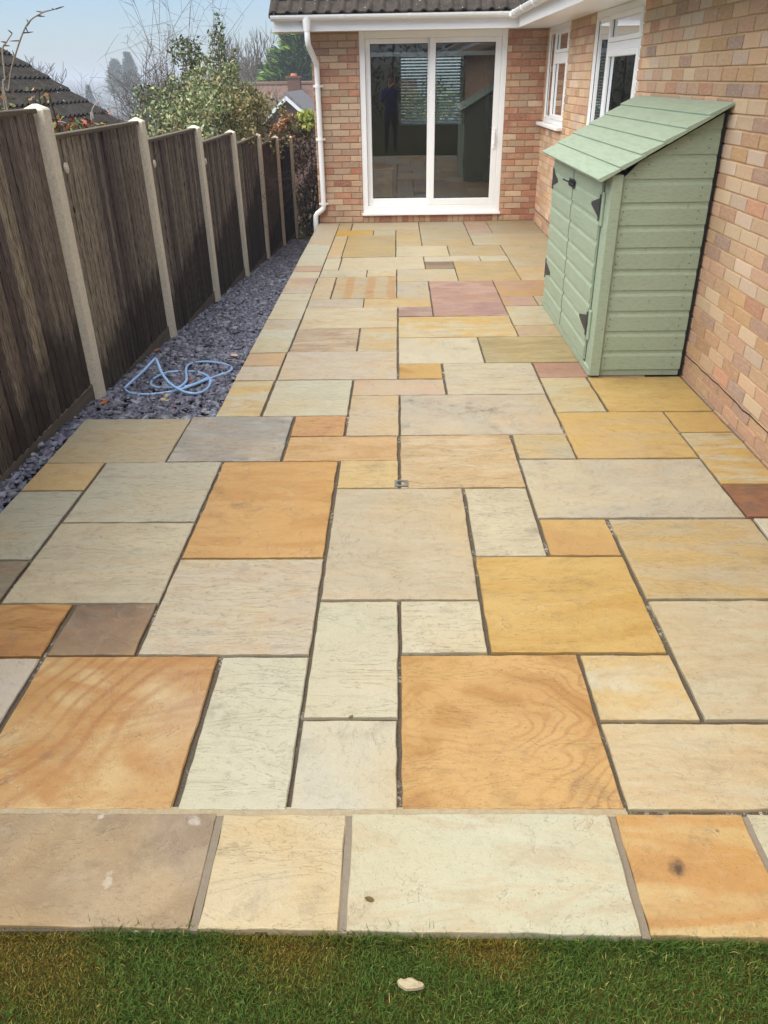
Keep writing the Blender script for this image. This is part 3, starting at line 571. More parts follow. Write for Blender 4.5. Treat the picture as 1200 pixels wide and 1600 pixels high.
# bricks
rbk = random.Random(21)
PAL_R = [((210,180,148),6),((204,170,138),5),((216,194,164),5),((208,168,144),6),((196,156,132),4),((216,196,178),4),((178,146,132),3),((198,160,118),3),((200,144,118),1.5),((160,138,130),1.2),((188,148,116),2)]
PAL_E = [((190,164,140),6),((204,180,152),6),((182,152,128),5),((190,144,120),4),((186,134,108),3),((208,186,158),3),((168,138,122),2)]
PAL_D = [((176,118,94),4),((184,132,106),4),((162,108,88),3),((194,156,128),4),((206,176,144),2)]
def pick(pal):
    c = rbk.choices([p[0] for p in pal], [p[1] for p in pal])[0]; f_ = rbk.uniform(.93, 1.04); m_ = [sum(p[0][i]*p[1] for p in pal)/sum(p[1] for p in pal) for i in range(3)]; return tuple((x*.72+y_*.28)*f_ for x, y_ in zip(c, m_))
bricks = []          # (wall, centre, (len, height), colour, projected area)
def lay(wall, u0, u1, z0, z1, blocked, pal):
    nrow = int(round((z1-z0)/.075))
    for r in range(nrow):
        za, zb = z0+r*.075+.005, z0+(r+1)*.075-.005
        u = u0-(.1125 if r % 2 else 0)-.01
        while u < u1:
            a, b = max(u+.005, u0), min(u+.22, u1); u += .225
            segs = [(a, b)]
            for (p, q_, zl, zh) in blocked:
                if zb > zl+.01 and za < zh-.01:
                    ns = []
                    for (s0, s1) in segs:
                        if s1 <= p or s0 >= q_: ns.append((s0, s1))
                        else:
                            if s0 < p-.002: ns.append((s0, p-.002))
                            if s1 > q_+.002: ns.append((q_+.002, s1))
                    segs = ns
            for (s0, s1) in segs:
                if s1-s0 < .025: continue
                zt = zb
                for (p, q_, zl, zh) in blocked:
                    if s1 > p+.003 and s0 < q_-.003:
                        if za < zl < zb: zt = zl-.003
                if zt-za < .012: continue
                uc, zz = (s0+s1)/2, (za+zt)/2
                pos = (uc, WALL_Y, zz) if wall == 'E' else (WALL_X, uc, zz)
                px, py, d = project(pos); vis = -20 < px < 1220 and -20 < py < 1620 and d > .5
                if wall == 'R' and 4.85 < uc < 6.75 and zz < 1.42: vis = False
                ar = 0
                if vis:
                    if wall == 'E': c4 = [(s0, WALL_Y, za), (s1, WALL_Y, za), (s1, WALL_Y, zt), (s0, WALL_Y, zt)]
                    else: c4 = [(WALL_X, s0, za), (WALL_X, s1, za), (WALL_X, s1, zt), (WALL_X, s0, zt)]
                    pp = [project(c)[:2] for c in c4]; ar = abs(sum(pp[i][0]*pp[(i+1) % 4][1]-pp[(i+1) % 4][0]*pp[i][1] for i in range(4)))/2
                bricks.append((wall, pos, (s1-s0, zt-za), pal(uc, zz), ar))
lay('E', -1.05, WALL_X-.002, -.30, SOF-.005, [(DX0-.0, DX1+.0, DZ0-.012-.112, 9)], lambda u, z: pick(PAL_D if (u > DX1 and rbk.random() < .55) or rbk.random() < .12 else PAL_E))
lay('R', -1.49, WALL_Y-.002, -.15, SOF-.005, [(W1[0], W1[1], W1[2], 9), (W2[0], W2[1], W2[2], 9)], lambda u, z: pick([((196,156,130),4),((186,148,126),3),((200,166,132),4),((166,140,128),1)] if z < .14 else PAL_R))
xx = DX0+.003                     # bricks on end under the door sill
while xx < DX1-.05:
    bricks.append(('E', (xx+.0325, WALL_Y, DZ0-.012-.056), (.064, .104), pick(PAL_D+[((206,170,148),2)]), 40*14)); xx += .0752
bricks.sort(key=lambda b: -b[4])
bmeshes = []
for s in range(5):                # five worn brick shapes, 1 m units scaled to size on each copy
    q = MB(); q.bbox((-.5, -.004, -.5), (.5, .03, .5), .0035); r3 = random.Random(s)
    q.v = [((1 if x > 0 else -1)*(.5-r3.uniform(0, .012) if abs(x) < .4999 and abs(x) > .4 else abs(x)) if abs(x) > .4 else x, y+r3.gauss(0, .0007), (1 if z > 0 else -1)*(.5-r3.uniform(.02, .06)) if abs(z) > .4 and abs(z) < .4999 else z) for x, y, z in q.v]
    me = q.mesh('brick'); me.materials.append(M_BRICK_OBJ); bmeshes.append(me)
for w, pos, (l, hh), c, ar in bricks[:300]:
    o = link('brick', rbk.choice(bmeshes), None, wall_end if w == 'E' else wall_right, loc=pos, color=lin(c, 1.08)); o.scale = (l, 1, hh)
    tw = rbk.gauss(0, .004); o.rotation_euler = (rbk.gauss(0, .012), rbk.gauss(0, .006), tw if w == 'E' else R(-90)+tw)
bm2 = MB()
for w, pos, (l, hh), c, ar in bricks[300:]:
    x, y, z = pos; j = rbk.gauss(0, .0008); e = .0; fc = lin(c, 1.08)
    if w == 'E': a, b = (x-l/2, y-.003+j, z-hh/2), (x+l/2, y+.02, z+hh/2)
    else: a, b = (x-.003+j, y-l/2, z-hh/2), (x+.02, y+l/2, z+hh/2)
    if ar > 20: bm2.bbox(a, b, .003, fc)
    else: bm2.box(a, b, fc)
bm2.build('brickwork', M_BRICK_VC, house, kind='stuff')
# damp-course line low on the long wall
dq = MB(); ypts = np.arange(1.0, WALL_Y, .09); prev = None; rd = random.Random(2)
zl = [.1385+rd.gauss(0, .0025) for _ in ypts]
for i in range(len(ypts)-1):
    dq.add([(WALL_X-.0045, ypts[i], zl[i]-.004), (WALL_X-.0045, ypts[i+1], zl[i+1]-.004), (WALL_X-.0065, ypts[i+1], zl[i+1]+.005), (WALL_X-.0065, ypts[i], zl[i]+.005)], [(0, 1, 2, 3)])
dq.build('damp_course', plain('damp_course_black', (46, 38, 32), .9), house)

# patio door
door = empty('patio_door'); door.parent = house
yf = WALL_Y+.012
def dframe(q):
    q.bbox((DX0, yf, DZ0), (DX0+.07, yf+.12, DZ1), .004); q.bbox((DX1-.07, yf, DZ0), (DX1, yf+.12, DZ1), .004)
    q.bbox((DX0+.0701, yf, DZ1-.075), (DX1-.0701, yf+.12, DZ1), .004); q.bbox((DX0+.0701, yf, DZ0), (DX1-.0701, yf+.12, DZ0+.085), .004)
part('frame', M_UPVC, dframe, door)
def sash(name, x0, x1, yfront, st=.062):
    sh = empty(name); sh.parent = door; z0, z1 = DZ0+.086, DZ1-.076
    def fr(q):
        q.bbox((x0, yfront, z0), (x0+st, yfront+.045, z1), .005); q.bbox((x1-st, yfront, z0), (x1, yfront+.045, z1), .005)
        q.bbox((x0+st+.0001, yfront, z0), (x1-st-.0001, yfront+.045, z0+.085), .005); q.bbox((x0+st+.0001, yfront, z1-.055), (x1-st-.0001, yfront+.045, z1), .005)
    def bd(q):
        a, b, c_, d_ = x0+st, x1-st, z0+.085, z1-.055
        q.box((a, yfront+.006, c_), (a+.006, yfront+.02, d_)); q.box((b-.006, yfront+.006, c_), (b, yfront+.02, d_)); q.box((a+.0061, yfront+.006, c_), (b-.0061, yfront+.02, c_+.006)); q.box((a+.0061, yfront+.006, d_-.006), (b-.0061, yfront+.02, d_))
    part('sash_frame', M_UPVC, fr, sh)
    part('gasket', plain('gasket_grey', (60, 62, 64), .7), bd, sh)
    part('pane', M_GLASS, lambda q: q.add([(x0+st, yfront+.022, z0+.085), (x1-st, yfront+.022, z0+.085), (x1-st, yfront+.022, z1-.055), (x0+st, yfront+.022, z1-.055)], [(0, 1, 2, 3)]), sh)
    return sh
# no deeper than thing > part > sub-part: sash pieces hang directly on the door
def flat(sh):
    for c_ in list(sh.children): c_.parent = door
    bpy.data.objects.remove(sh)
flat(sash('sash', DX0+.071, .445, yf+.062)); flat(sash('sash', .405, DX1-.071, yf+.006, .075))
part('door_sill', M_UPVC, lambda q: q.bbox((DX0-.01, WALL_Y-.045, DZ0-.028), (DX1+.01, yf+.1, DZ0-.001), .004), door)
part('handle', M_UPVC, lambda q: (q.bbox((DX1-.128, yf-.012, .88), (DX1-.098, yf+.0055, 1.12), .004), q.bbox((DX1-.122, yf-.045, .93), (DX1-.104, yf-.0125, 1.07), .006)), door)
part('curtain_rail', M_UPVC, lambda q: q.bbox((DX0+.02, yf+.25, 1.93), (DX1-.02, yf+.28, 1.98), .004), door)

# casement windows of the long wall
def casement(y0, y1, zs, ym, zt):
    wd = empty('window'); wd.parent = house; z1 = SOF-.002; xf = WALL_X+.008; fw_ = .055
    def bar(q, ya, yb, za, zb, x=xf, d=.07, bv=.004): q.bbox((x, ya, za), (x+d, yb, zb), bv)
    def fr(q):
        bar(q, y0, y0+fw_, zs, z1); bar(q, y1-fw_, y1, zs, z1); bar(q, y0+fw_+.0001, y1-fw_-.0001, zs, zs+fw_); bar(q, y0+fw_+.0001, y1-fw_-.0001, z1-fw_, z1)
        bar(q, ym-.035, ym+.035, zs+fw_+.0001, z1-fw_-.0001); bar(q, y0+fw_+.0001, ym-.0351, zt-.03, zt+.03)
    part('frame', M_UPVC, fr, wd)
    lights = [(ym+.036, y1-fw_-.001, zs+fw_+.001, z1-fw_-.001, .018), (y0+fw_+.001, ym-.036, zt+.031, z1-fw_-.001, .035), (y0+fw_+.001, ym-.036, zs+fw_+.001, zt-.031, .045)]
    for i, (ya, yb, za, zb, s) in enumerate(lights):
        def sf(q):
            x = xf-.012 if i else xf+.010
            q.bbox((x, ya, za), (x+.05, ya+s, zb), .004); q.bbox((x, yb-s, za), (x+.05, yb, zb), .004); q.bbox((x, ya+s+.0001, za), (x+.05, yb-s-.0001, za+s), .004); q.bbox((x, ya+s+.0001, zb-s), (x+.05, yb-s-.0001, zb), .004)
        part('sash_frame', M_UPVC, sf, wd)
        part('gasket', plain('gasket_dark', (40, 42, 44), .7), lambda q: (q.box((xf+.014, ya+s-.001, za+s-.001), (xf+.02, ya+s+.006, zb-s+.001)), q.box((xf+.014, yb-s-.006, za+s-.001), (xf+.02, yb-s+.001, zb-s+.001))), wd)
        part('pane', M_GLASS, lambda q: q.add([(xf+.017, ya+s, za+s), (xf+.017, yb-s, za+s), (xf+.017, yb-s, zb-s), (xf+.017, ya+s, zb-s)], [(0, 1, 2, 3)]), wd)
    part('sill', M_UPVC, lambda q: q.bbox((WALL_X-.075, y0-.03, zs-.035), (WALL_X+.06, min(y1+.04, WALL_Y-.03), zs-.001), .005), wd)
casement(*W1, 10.50, 1.885); casement(*W2, 7.88, 1.905)

# eaves: soffit, fascia, gutter, downpipe
EY, EX = 10.68, 1.42; GL = -1.44
part('soffit', M_UPVC, lambda q: q.prism([(GL+.01, EY+.021), (EX+.021, EY+.021), (EX+.021, -1.8), (WALL_X+.3, -1.8), (WALL_X+.3, WALL_Y+.3), (GL+.01, WALL_Y+.3)], 'z', SOF, SOF+.012))
part('fascia', M_UPVC, lambda q: q.bbox((GL, EY, SOF-.008), (EX+.0195, EY+.02, SOF+.16), .002)); part('fascia', M_UPVC, lambda q: q.bbox((EX, -1.8, SOF-.008), (EX+.02, EY-.0005, SOF+.16), .002))
part('bargeboard', M_UPVC, lambda q: q.prism([(EY+.0005, SOF-.008), (WALL_Y+.3, SOF-.008), (WALL_Y+2.4, SOF+1.28), (WALL_Y+2.4, SOF+1.45), (EY+.0005, SOF+.16)], 'x', GL, GL+.02))
def gutter(p, q_, out, name):
    """half-round channel from p to q_, hung on the side 'out'"""
    g = MB(); p, q_, out = Vector(p), Vector(q_), Vector(out); n = 10; pr = []
    for rr_, rng_ in ((.056, range(n+1)), (.051, range(n, -1, -1))):
        for k in rng_:
            a = math.pi*k/n; pr.append((rr_*math.cos(a), -rr_*math.sin(a)))
    V = [e+out*(u+.058)+Vector((0, 0, w)) for e in (p, q_) for u, w in pr]; N_ = len(pr)
    Fc = [(k, (k+1) % N_, N_+(k+1) % N_, N_+k) for k in range(N_)]
    g.add(V, Fc)
    for e, s_ in ((p, 1), (q_, -1)):
        dv = (q_-p).normalized()*.004*s_; V = [e+dv+out*(.058+.06*math.cos(math.pi*k/n))+Vector((0, 0, -.06*math.sin(math.pi*k/n))) for k in range(n+1)]; g.add(V, [tuple(range(n+1))]); 
    return g.build(name, M_UPVC, house, smooth=False)
GZ = SOF+.150
gA = gutter((GL-.02, EY-.001, GZ), (EX-.062, EY-.001, GZ), (0, -1, 0), 'gutter'); gB = gutter((EX-.001, -1.8, GZ), (EX-.001, EY-.062, GZ), (-1, 0, 0), 'gutter')
part('gutter_corner', M_UPVC, lambda q: q.bbox((EX-.125, EY-.125, GZ-.064), (EX-.001, EY-.0015, GZ+.002), .02), gA)
def collar(parent, c, along, name='gutter_bracket'):
    q = MB(); c = Vector(c); al = Vector(along); out = Vector((0, -1, 0)) if al.x else Vector((-1, 0, 0)); n = 10
    V = [c+al*s_+out*(.058+.063*math.cos(math.pi*k/n))+Vector((0, 0, .002-.063*math.sin(math.pi*k/n))) for s_ in (-.018, .018) for k in range(n+1)]
    q.add(V, [(k, k+1, n+2+k, n+1+k) for k in range(n)]+[tuple(range(n+1)), tuple(range(n+1, 2*n+2))[::-1]]); q.build(name, M_UPVC, parent)
for x in (-1.36, -.62, .16, .86, 1.2): collar(gA, (x, EY-.001, GZ), (1, 0, 0))
for y in (10.35, 9.75, 9.0, 8.2, 7.4, 6.6): collar(gB, (EX-.001, y, GZ), (0, 1, 0))
pipe = empty('downpipe'); pipe.parent = house; PX = -.985
pp = [(PX-.06, EY-.06, GZ-.04), (PX-.06, EY-.06, SOF-.10), (PX-.055, EY-.03, SOF-.15), (PX+.0, WALL_Y-.075, SOF-.33), (PX+.0, WALL_Y-.05, SOF-.39), (PX, WALL_Y-.05, .235), (PX-.004, WALL_Y-.052, .20), (PX-.028, WALL_Y-.056, .172), (PX-.085, WALL_Y-.07, .135), (PX-.108, WALL_Y-.075, .105), (PX-.113, WALL_Y-.08, .06), (PX-.113, WALL_Y-.08, -.6)]
part('pipe', M_UPVC, lambda q: q.tube(pp, .033, 14), pipe, smooth=True)
for z in (1.62, 1.02, .245): part('pipe_clip', M_UPVC, lambda q: (q.tube([(PX, WALL_Y-.05, z-.016), (PX, WALL_Y-.05, z+.016)], .039, 14), q.bbox((PX-.06, WALL_Y-.03, z-.012), (PX+.06, WALL_Y-.006, z+.012), .002)), pipe)
part('pipe_outlet', M_UPVC, lambda q: q.tube([(PX-.06, EY-.06, GZ-.03), (PX-.06, EY-.06, GZ-.16)], [.055, .038], 14), pipe)

# roof: interlocking tiles; the three lowest courses of the end roof are single tiles
PITCH_R = R(30)
def tile_profile(w, rolls=2, n=28, h=.022):
    P_ = []
    for i in range(n+1):
        u = i/n; ph = (u*rolls) % 1.0; z = h*max(0, math.sin(math.pi*min(1, max(0, (ph-.08)/.46))))**.7 if ph < .54 else 0
        P_.append((u*w, z))
    return P_
def tile_mesh(w=.33, l=.40, rolls=2, n=24, h=.024):
    pr = tile_profile(w, rolls, n, h); q = MB(); N_ = len(pr)
    V = [(u, y, z+dz-y*0.0+(.030 if y < .01 else .005)) for dz in (0, -.016) for y in (0, l) for u, z in pr]
    Fc = []
    for k in range(N_-1):
        Fc.append((k, k+1, N_+k+1, N_+k)); Fc.append((2*N_+k, k, k+1, 2*N_+k+1)[::-1]); 
    Fc += [(0, N_, 3*N_, 2*N_), (N_-1, 2*N_+N_-1, 3*N_+N_-1, 2*N_-1)]
    q.add(V, Fc); return q
tm = tile_mesh().mesh('tile'); tm.materials.append(M_TILE)
roof = empty('roof'); roof.parent = house
def deck(q):
    q.prism([(EY+.02, SOF+.165), (WALL_Y+2.6, SOF+.165+(WALL_Y+2.6-EY-.02)*math.tan(PITCH_R)), (15.9, SOF+.165), ], 'x', GL+.021, 6.3)
part('roof_deck', plain('roof_felt', (40, 38, 36), .9), deck, roof)
part('roof_deck', plain('roof_felt', (40, 38, 36), .9), lambda q: q.prism([(EX+.02, SOF+.167), (4.0, SOF+.167+(4.0-EX-.02)*math.tan(PITCH_R)), (6.4, SOF+.167)], 'y', -1.8, EY+.5), roof)
rt = random.Random(6); gauge = .335; c0, s0 = math.cos(PITCH_R), math.sin(PITCH_R)
def tile_at(course, x): return (x, EY-.055+course*gauge*c0, SOF+.150+course*gauge*s0)
ncol = int((EX+.35-GL)/.315)
mass = MB(); tb = tile_mesh(n=16)
for cI in range(9):
    for k in range(ncol+12):
        x = GL-.035+k*.315
        y_, z_ = tile_at(cI, x)[1:]
        if x > EX+.45+cI*gauge*c0: continue
        if cI < 3 and k < ncol:
            o = link('tile', tm, None, roof, loc=(x, y_, z_+rt.gauss(0, .002))); o.rotation_euler = (PITCH_R-.03, rt.gauss(0, .005), rt.gauss(0, .004))
        else:
            mt_ = Matrix.Translation((x, y_, z_)) @ Matrix.Rotation(PITCH_R-.03, 4, 'X'); mass.add([mt_ @ Vector(v_) for v_ in tb.v], tb.f)
for cI in range(4):
    for k in range(38):
        y = -1.75+k*.315
        if y > EY-.3-cI*.2: continue
        mt_ = Matrix.Translation((EX-.055+cI*gauge*c0, y+.33, SOF+.152+cI*gauge*s0)) @ Matrix.Rotation(-math.pi/2, 4, 'Z') @ Matrix.Rotation(PITCH_R-.03, 4, 'X'); mass.add([mt_ @ Vector(v_) for v_ in tb.v], tb.f)
mass.build('tile_courses', M_TILE, roof, kind='stuff')
part('verge', M_TILE, lambda q: q.prism([(EY-.05, SOF+.125), (EY-.05, SOF+.165), (WALL_Y+2.4, SOF+.165+(WALL_Y+2.45-EY)*math.tan(PITCH_R)), (WALL_Y+2.4, SOF+.125+(WALL_Y+2.45-EY)*math.tan(PITCH_R))], 'x', GL-.045, GL-.002), roof)

# ------------------------------------------------------------------ storage shed
SX0, SX1, SY0, SY1 = 1.225, 1.800, 4.800, 6.620
RS = .565
def zroof(x): return 1.172+RS*(x-1.15)
t = NT('sage_green_paint', .5, .35); v = t.coord(); vg = t.coord(scale=(4, .8, 14)); n1 = t.noise(vg, 7, 5, .6); n2 = t.noise(v, 2.2, 4); n3 = t.noise(v, 18, 5, .7)
col = t.mix(n2, lin((141, 156, 134)), lin((153, 167, 147))); col = t.mix(t.ramp(n1, (.45, 0), (.7, .45)), col, lin((118, 132, 110))); col = t.mix(t.ramp(n3, (.60, 0), (.70, .5)), col, lin((112, 118, 96)))
M_SAGE = t.done(col, t.bump(n1, .18, .004)); M_IRON = plain('black_iron', (44, 44, 50), .5, .4)
shed = empty('storage_shed', (SX0, SY0, 0), label='sage green wooden storage shed with sloping roof against brick wall', cat='shed')
def sp_(name, fn, parent=None, mat=None, **kw):
    q = MB(); fn(q); q.v = [(x-SX0, y-SY0, z) for x, y, z in q.v]; o = q.build(name, mat or M_SAGE, shed if parent is None else parent, **kw); return o
BH = .1255
for i in range(13):
    za = .045+i*BH; zb = za+BH
    lv = [(za, .0), (za+.004, -.0), (za+.088, 0), (za+.104, .0065), (zb+.004, .0068)]
    x1 = SX1-.002
    pts = []
    def xmin(z): return max(1.286, 1.15+(z+.034-1.172)/RS)
    if xmin(za) > x1-.03: break
    def side(q):
        L = []
        for z, dp in lv:
            xm = xmin(z)
            if xm > x1-.004:
                z = 1.172+RS*(x1-.004-1.15)-.034; xm = x1-.004
            L.append((xm, x1, z, SY0+dp))
        V = []
        for a, b, z, y in L: V += [(a, y, z), (b, y, z)]
        n = len(L); Fc = [(2*k, 2*k+1, 2*k+3, 2*k+2) for k in range(n-1)]
        m_ = len(V); V += [(a, y+.012, z) for (a, y, z) in V]
        Fc += [(m_+2*k+2, m_+2*k+3, m_+2*k+1, m_+2*k) for k in range(n-1)]+[(1, 0, m_, m_+1)]+[(2*k, 2*k+2, m_+2*k+2, m_+2*k) for k in range(n-1)]+[(2*k+3, 2*k+1, m_+2*k+1, m_+2*k+3) for k in range(n-1)]
        q.add(V, Fc)
    sp_('board', side)
def scr(q):
    for i in range(12):
        for dz in (.03, .075):
            for dx in (.0, 1.0):
                z = .045+i*BH+dz; xm = max(1.286, 1.15+(z+.06-1.172)/RS); x = (xm+.025+random.Random(i*9+dz).uniform(-.006, .006)) if dx == 0 else SX1-.055
                if x > SX1-.02 or xm > SX1-.06: continue
                q.prism([(x+.0035*math.cos(a), z+.0035*math.sin(a)) for a in [k*math.pi/3 for k in range(6)]], 'y', SY0-.0012, SY0+.002)
sp_('screws', scr, mat=M_IRON, kind='stuff')
sp_('corner_batten', lambda q: q.bbox((SX0-.004, SY0-.022, .012), (1.2855, SY0+.03, zroof(1.25)-.028), .003))
sp_('front_stile', lambda q: q.bbox((SX0+.006, SY0+.031, .012), (SX0+.045, SY0+.16, zroof(SX0)-.02), .003)); sp_('front_stile', lambda q: q.bbox((SX0+.006, SY1-.06, .012), (SX0+.045, SY1, zroof(SX0)-.02), .003))
sp_('back_wall', lambda q: q.box((SX1-.0019, SY0+.002, .01), (SX1+.012, SY1, zroof(SX1)-.03)), mat=plain('shed_felt_edge', (30, 28, 26), .8)); sp_('far_wall', lambda q: q.prism([(SX0+.046, .01), (SX1-.002, .01), (SX1-.002, zroof(SX1)-.04), (SX0+.046, zroof(SX0+.046)-.04)], 'y', SY1-.012, SY1))
sp_('base', lambda q: q.bbox((SX0-.006, SY0+.010, .001), (SX1-.003, SY1+.004, .048), .003)); sp_('floor', lambda q: q.box((SX0+.03, SY0+.02, .049), (SX1-.01, SY1-.02, .06)))
sp_('door_head', lambda q: q.bbox((SX0+.006, SY0+.161, 1.12), (SX0+.04, SY1-.061, zroof(SX0)-.021), .003))
# doors of the same shiplap boards
def door_leaf(ya, yb, near):
    d = empty('door'); d.parent = shed; zt = 1.172
    for i in range(9):
        za = .062+i*BH; zb = min(za+BH, zt)
        if i == 8: zb = zt
        lv = [(za, 0), (za+.086, 0), (za+.102, .0065), (zb+.0, .0068)]
        def bd(q):
            V = []
            for z, dp in lv: V += [(SX0-.012+dp, ya, z), (SX0-.012+dp, yb, z)]
            n = len(lv); m_ = len(V); V += [(SX0+.004, y, z) for x, y, z in V]
            Fc = [(2*k+2, 2*k+3, 2*k+1, 2*k) for k in range(n-1)]+[(2*k, m_+2*k, m_+2*k+2, 2*k+2) for k in range(n-1)]+[(2*k+3, m_+2*k+3, m_+2*k+1, 2*k+1) for k in range(n-1)]+[(0, 1, m_+1, m_)]
            q.add(V, Fc)
        sp_('board', bd, d)
    for zc in ((1.0, .30) if near else (1.0, .32)):
        yE = ya if near else yb; sgn = 1 if near else -1
        def hg(q):
            x = SX0-.0135
            q.bbox((x-.003, min(yE-.008*sgn, yE+.014*sgn), zc-.075), (x+.001, max(yE-.008*sgn, yE+.014*sgn), zc+.075), .001)
            q.prism([(yE+.016*sgn, zc-.052), (yE+.016*sgn, zc+.052), (yE+.21*sgn, zc+.008), (yE+.21*sgn, zc-.008)], 'x', x-.0032, x-.0002)
        sp_('hinge', hg, d, M_IRON)
        sp_('hinge_block', lambda q: q.bbox((SX0-.008, min(yE-.045*sgn, yE-.006*sgn), zc-.10), (SX0+.0055, max(yE-.045*sgn, yE-.006*sgn), zc+.09), .003), d)
    return d
d1 = door_leaf(SY0+.165, 5.780, True); d2 = door_leaf(5.808, SY1-.065, False)
def latch(q):
    x = SX0-.016; q.bbox((x-.004, 5.73, 1.015), (x+.002, 5.785, 1.075), .002); q.bbox((x-.004, 5.812, 1.02), (x+.002, 5.90, 1.07), .002)
    q.tube([(x-.012, 5.70, 1.045), (x-.012, 5.93, 1.045)], .006, 8); q.tube([(x-.012, 5.90, 1.045), (x-.045, 5.92, 1.06)], .005, 8); q.bbox((x-.02, 5.76, 1.03), (x-.003, 5.775, 1.06), .003); q.bbox((x-.02, 5.83, 1.03), (x-.003, 5.845, 1.06), .003)
sp_('latch', latch, d1, M_IRON)
nb = 6; sl = math.hypot(1.822-1.145, RS*(1.822-1.145)); ux, uz = 1/math.hypot(1, RS), RS/math.hypot(1, RS)
for i in range(nb):
    a0, a1 = sl*i/nb-.004, sl*(i+1)/nb+.012
    def rb_(q):
        def pt(a, h): return (1.145+ux*a-uz*h, zroof(1.145)+uz*a+ux*h)
        poly = [pt(a0, .001), pt(a0, .015), pt(a0+.004, .017), pt(min(a1, sl), .005), pt(min(a1, sl), -.008), pt(a0+.01, -.008)]
        jit = random.Random(i).uniform(-.006, .006); q.prism(poly, 'y', SY0-.055+jit, SY1+.06+jit)
    sp_('roof_board', rb_)
# ------------------------------------------------------------------ hose and small things
hp = [(480,458,0),(520,425,0),(575,385,.02),(628,335,.03),(632,285,.03),(628,240,.025),(650,200,.015),(720,180,.0),(800,176,0),(890,185,0),(965,203,0),(1003,232,0),(965,265,0),(880,292,0),(780,330,.01),(680,368,.02),(560,408,.01),(400,436,0),(280,441,0),(180,430,0),(135,405,0),(140,380,.02),(200,325,.05),(290,242,.10),(355,172,.14),(382,153,.15),(400,190,.14),(432,268,.10),(490,345,.06),(560,395,.035),(640,428,.02),(730,432,.01),(800,395,.0),(828,345,0),(812,300,.0),(750,268,0),(660,255,.0),(560,255,0),(460,268,0),(380,305,0),(342,345,0),(360,375,0),(430,388,0),(540,385,.005),(640,375,.012),(740,340,.012),(800,308,.01)]
ctl = []
for u, w, hz in hp:
    px, py = 170+u/5.217, 530+w/5.217; p = at_z(px, py, -.10)
    for _ in range(4): p = at_z(px, py, gz(p.y)+.034+hz)
    ctl.append(p)
def catmull(P_, k=6):
    out = []
    for i in range(len(P_)-1):
        a, b, c_, d_ = P_[max(i-1, 0)], P_[i], P_[i+1], P_[min(i+2, len(P_)-1)]
        for j in range(k):
            s = j/k; out.append(.5*((2*b)+(c_-a)*s+(2*a-5*b+4*c_-d_)*s*s+(3*b-a-3*c_+d_)*s**3))
    return out+[P_[-1]]
b0 = ctl[0].copy(); hose = empty('garden_hose', (b0.x, b0.y, gz(b0.y)), label='pale blue garden hose coiled on the slate chippings', cat='hose')
q = MB(); q.tube([p-hose.location-Vector((0, 0, .008)) for p in catmull(ctl)], .0095, 10); q.build('tube', plain('blue_hose', (136, 168, 208), .4, .4, .06, 6, .02), hose, smooth=True)
brass = plain('brass_connector', (176, 164, 140), .35, .5); dv = (ctl[0]-ctl[1]).normalized(); c0_ = ctl[0]-hose.location
q = MB(); q.tube([c0_, c0_+dv*.012, c0_+dv*.014, c0_+dv*.034, c0_+dv*.036, c0_+dv*.05], [.0115, .0115, .015, .015, .011, .011], 12); q.build('connector', brass, hose)
e2 = c0_+Vector((-.03, -.05, -.012)); q = MB(); q.tube([e2, e2+Vector((.03, -.012, 0)), e2+Vector((.032, -.013, 0)), e2+Vector((.055, -.02, 0))], [.014, .014, .008, .008], 12); q.build('tap_fitting', brass, hose)

def leaf(name, px, py, L, rgb, label, zf, seed, wd=.55, curl=.25):
    rl = random.Random(seed); p = at_z(px, py, -.1)
    for _ in range(4): p = at_z(px, py, zf(p.y))
    n = 7; V = []; ya = rl.uniform(0, 6.28)
    for i in range(n):
        s = i/(n-1); w = wd*L*.5*math.sin(math.pi*min(1, s*.92+.06))**.8; z = curl*L*(s-.5)**2+rl.uniform(0, .06)*L
        for k, f in ((-1, 1), (0, 0), (1, 1)): V.append(((s-.5)*L, k*w*(1+rl.uniform(-.12, .12)), z+abs(k)*curl*w*.8))
    top = len(V); V += [(x, y, z-.0015) for x, y, z in V]
    Fc = [(3*i+k, 3*i+3+k, 3*i+4+k, 3*i+1+k) for i in range(n-1) for k in (0, 1)]; Fc += [tuple(top+j for j in f[::-1]) for f in Fc]
    q = MB(); q.add(V, Fc); o = q.build(name, plain('leaf_%d' % seed, rgb, .8, .15, .25, 40, .2), smooth=True, label=label, cat='leaf', group='fallen leaves'); o.location = (p.x, p.y, p.z); o.rotation_euler = (rl.uniform(-.2, .2), rl.uniform(-.2, .2), ya); return o
sz = lambda y: gz(y)+.030
leaf('fallen_leaf', 244, 548, .075, (150, 92, 62), 'curled brown leaf on slate below the raised hose loop', sz, 1)
leaf('fallen_leaf', 228, 554, .05, (136, 70, 48), 'small rust leaf lying against the fence foot by the hose', sz, 2)
leaf('fallen_leaf', 366, 556, .09, (186, 156, 136), 'pale pinkish leaf on slate right of the hose beside the patio', sz, 3)
leaf('fallen_leaf', 297, 594, .055, (142, 78, 56), 'rust leaf lying inside the coil of the hose', sz, 4)
leaf('fallen_leaf', 163, 629, .07, (160, 96, 60), 'brown leaf on slate at foot of the nearest fence post', sz, 5)
leaf('fallen_leaf', 196, 609, .05, (110, 66, 50), 'dark leaf under the left bend of the hose', sz, 6)
leaf('fallen_leaf', 274, 635, .04, (152, 84, 60), 'small brown leaf on slate in front of the hose connector', sz, 7)
leaf('fallen_leaf', 577, 1405, .022, (92, 78, 44), 'tiny dark leaf on the long pale front slab', lambda y: .002, 9)
leaf('fallen_leaf', 548, 1120, .016, (98, 86, 62), 'tiny brown leaf bit on upright cream slab', lambda y: .002, 10)
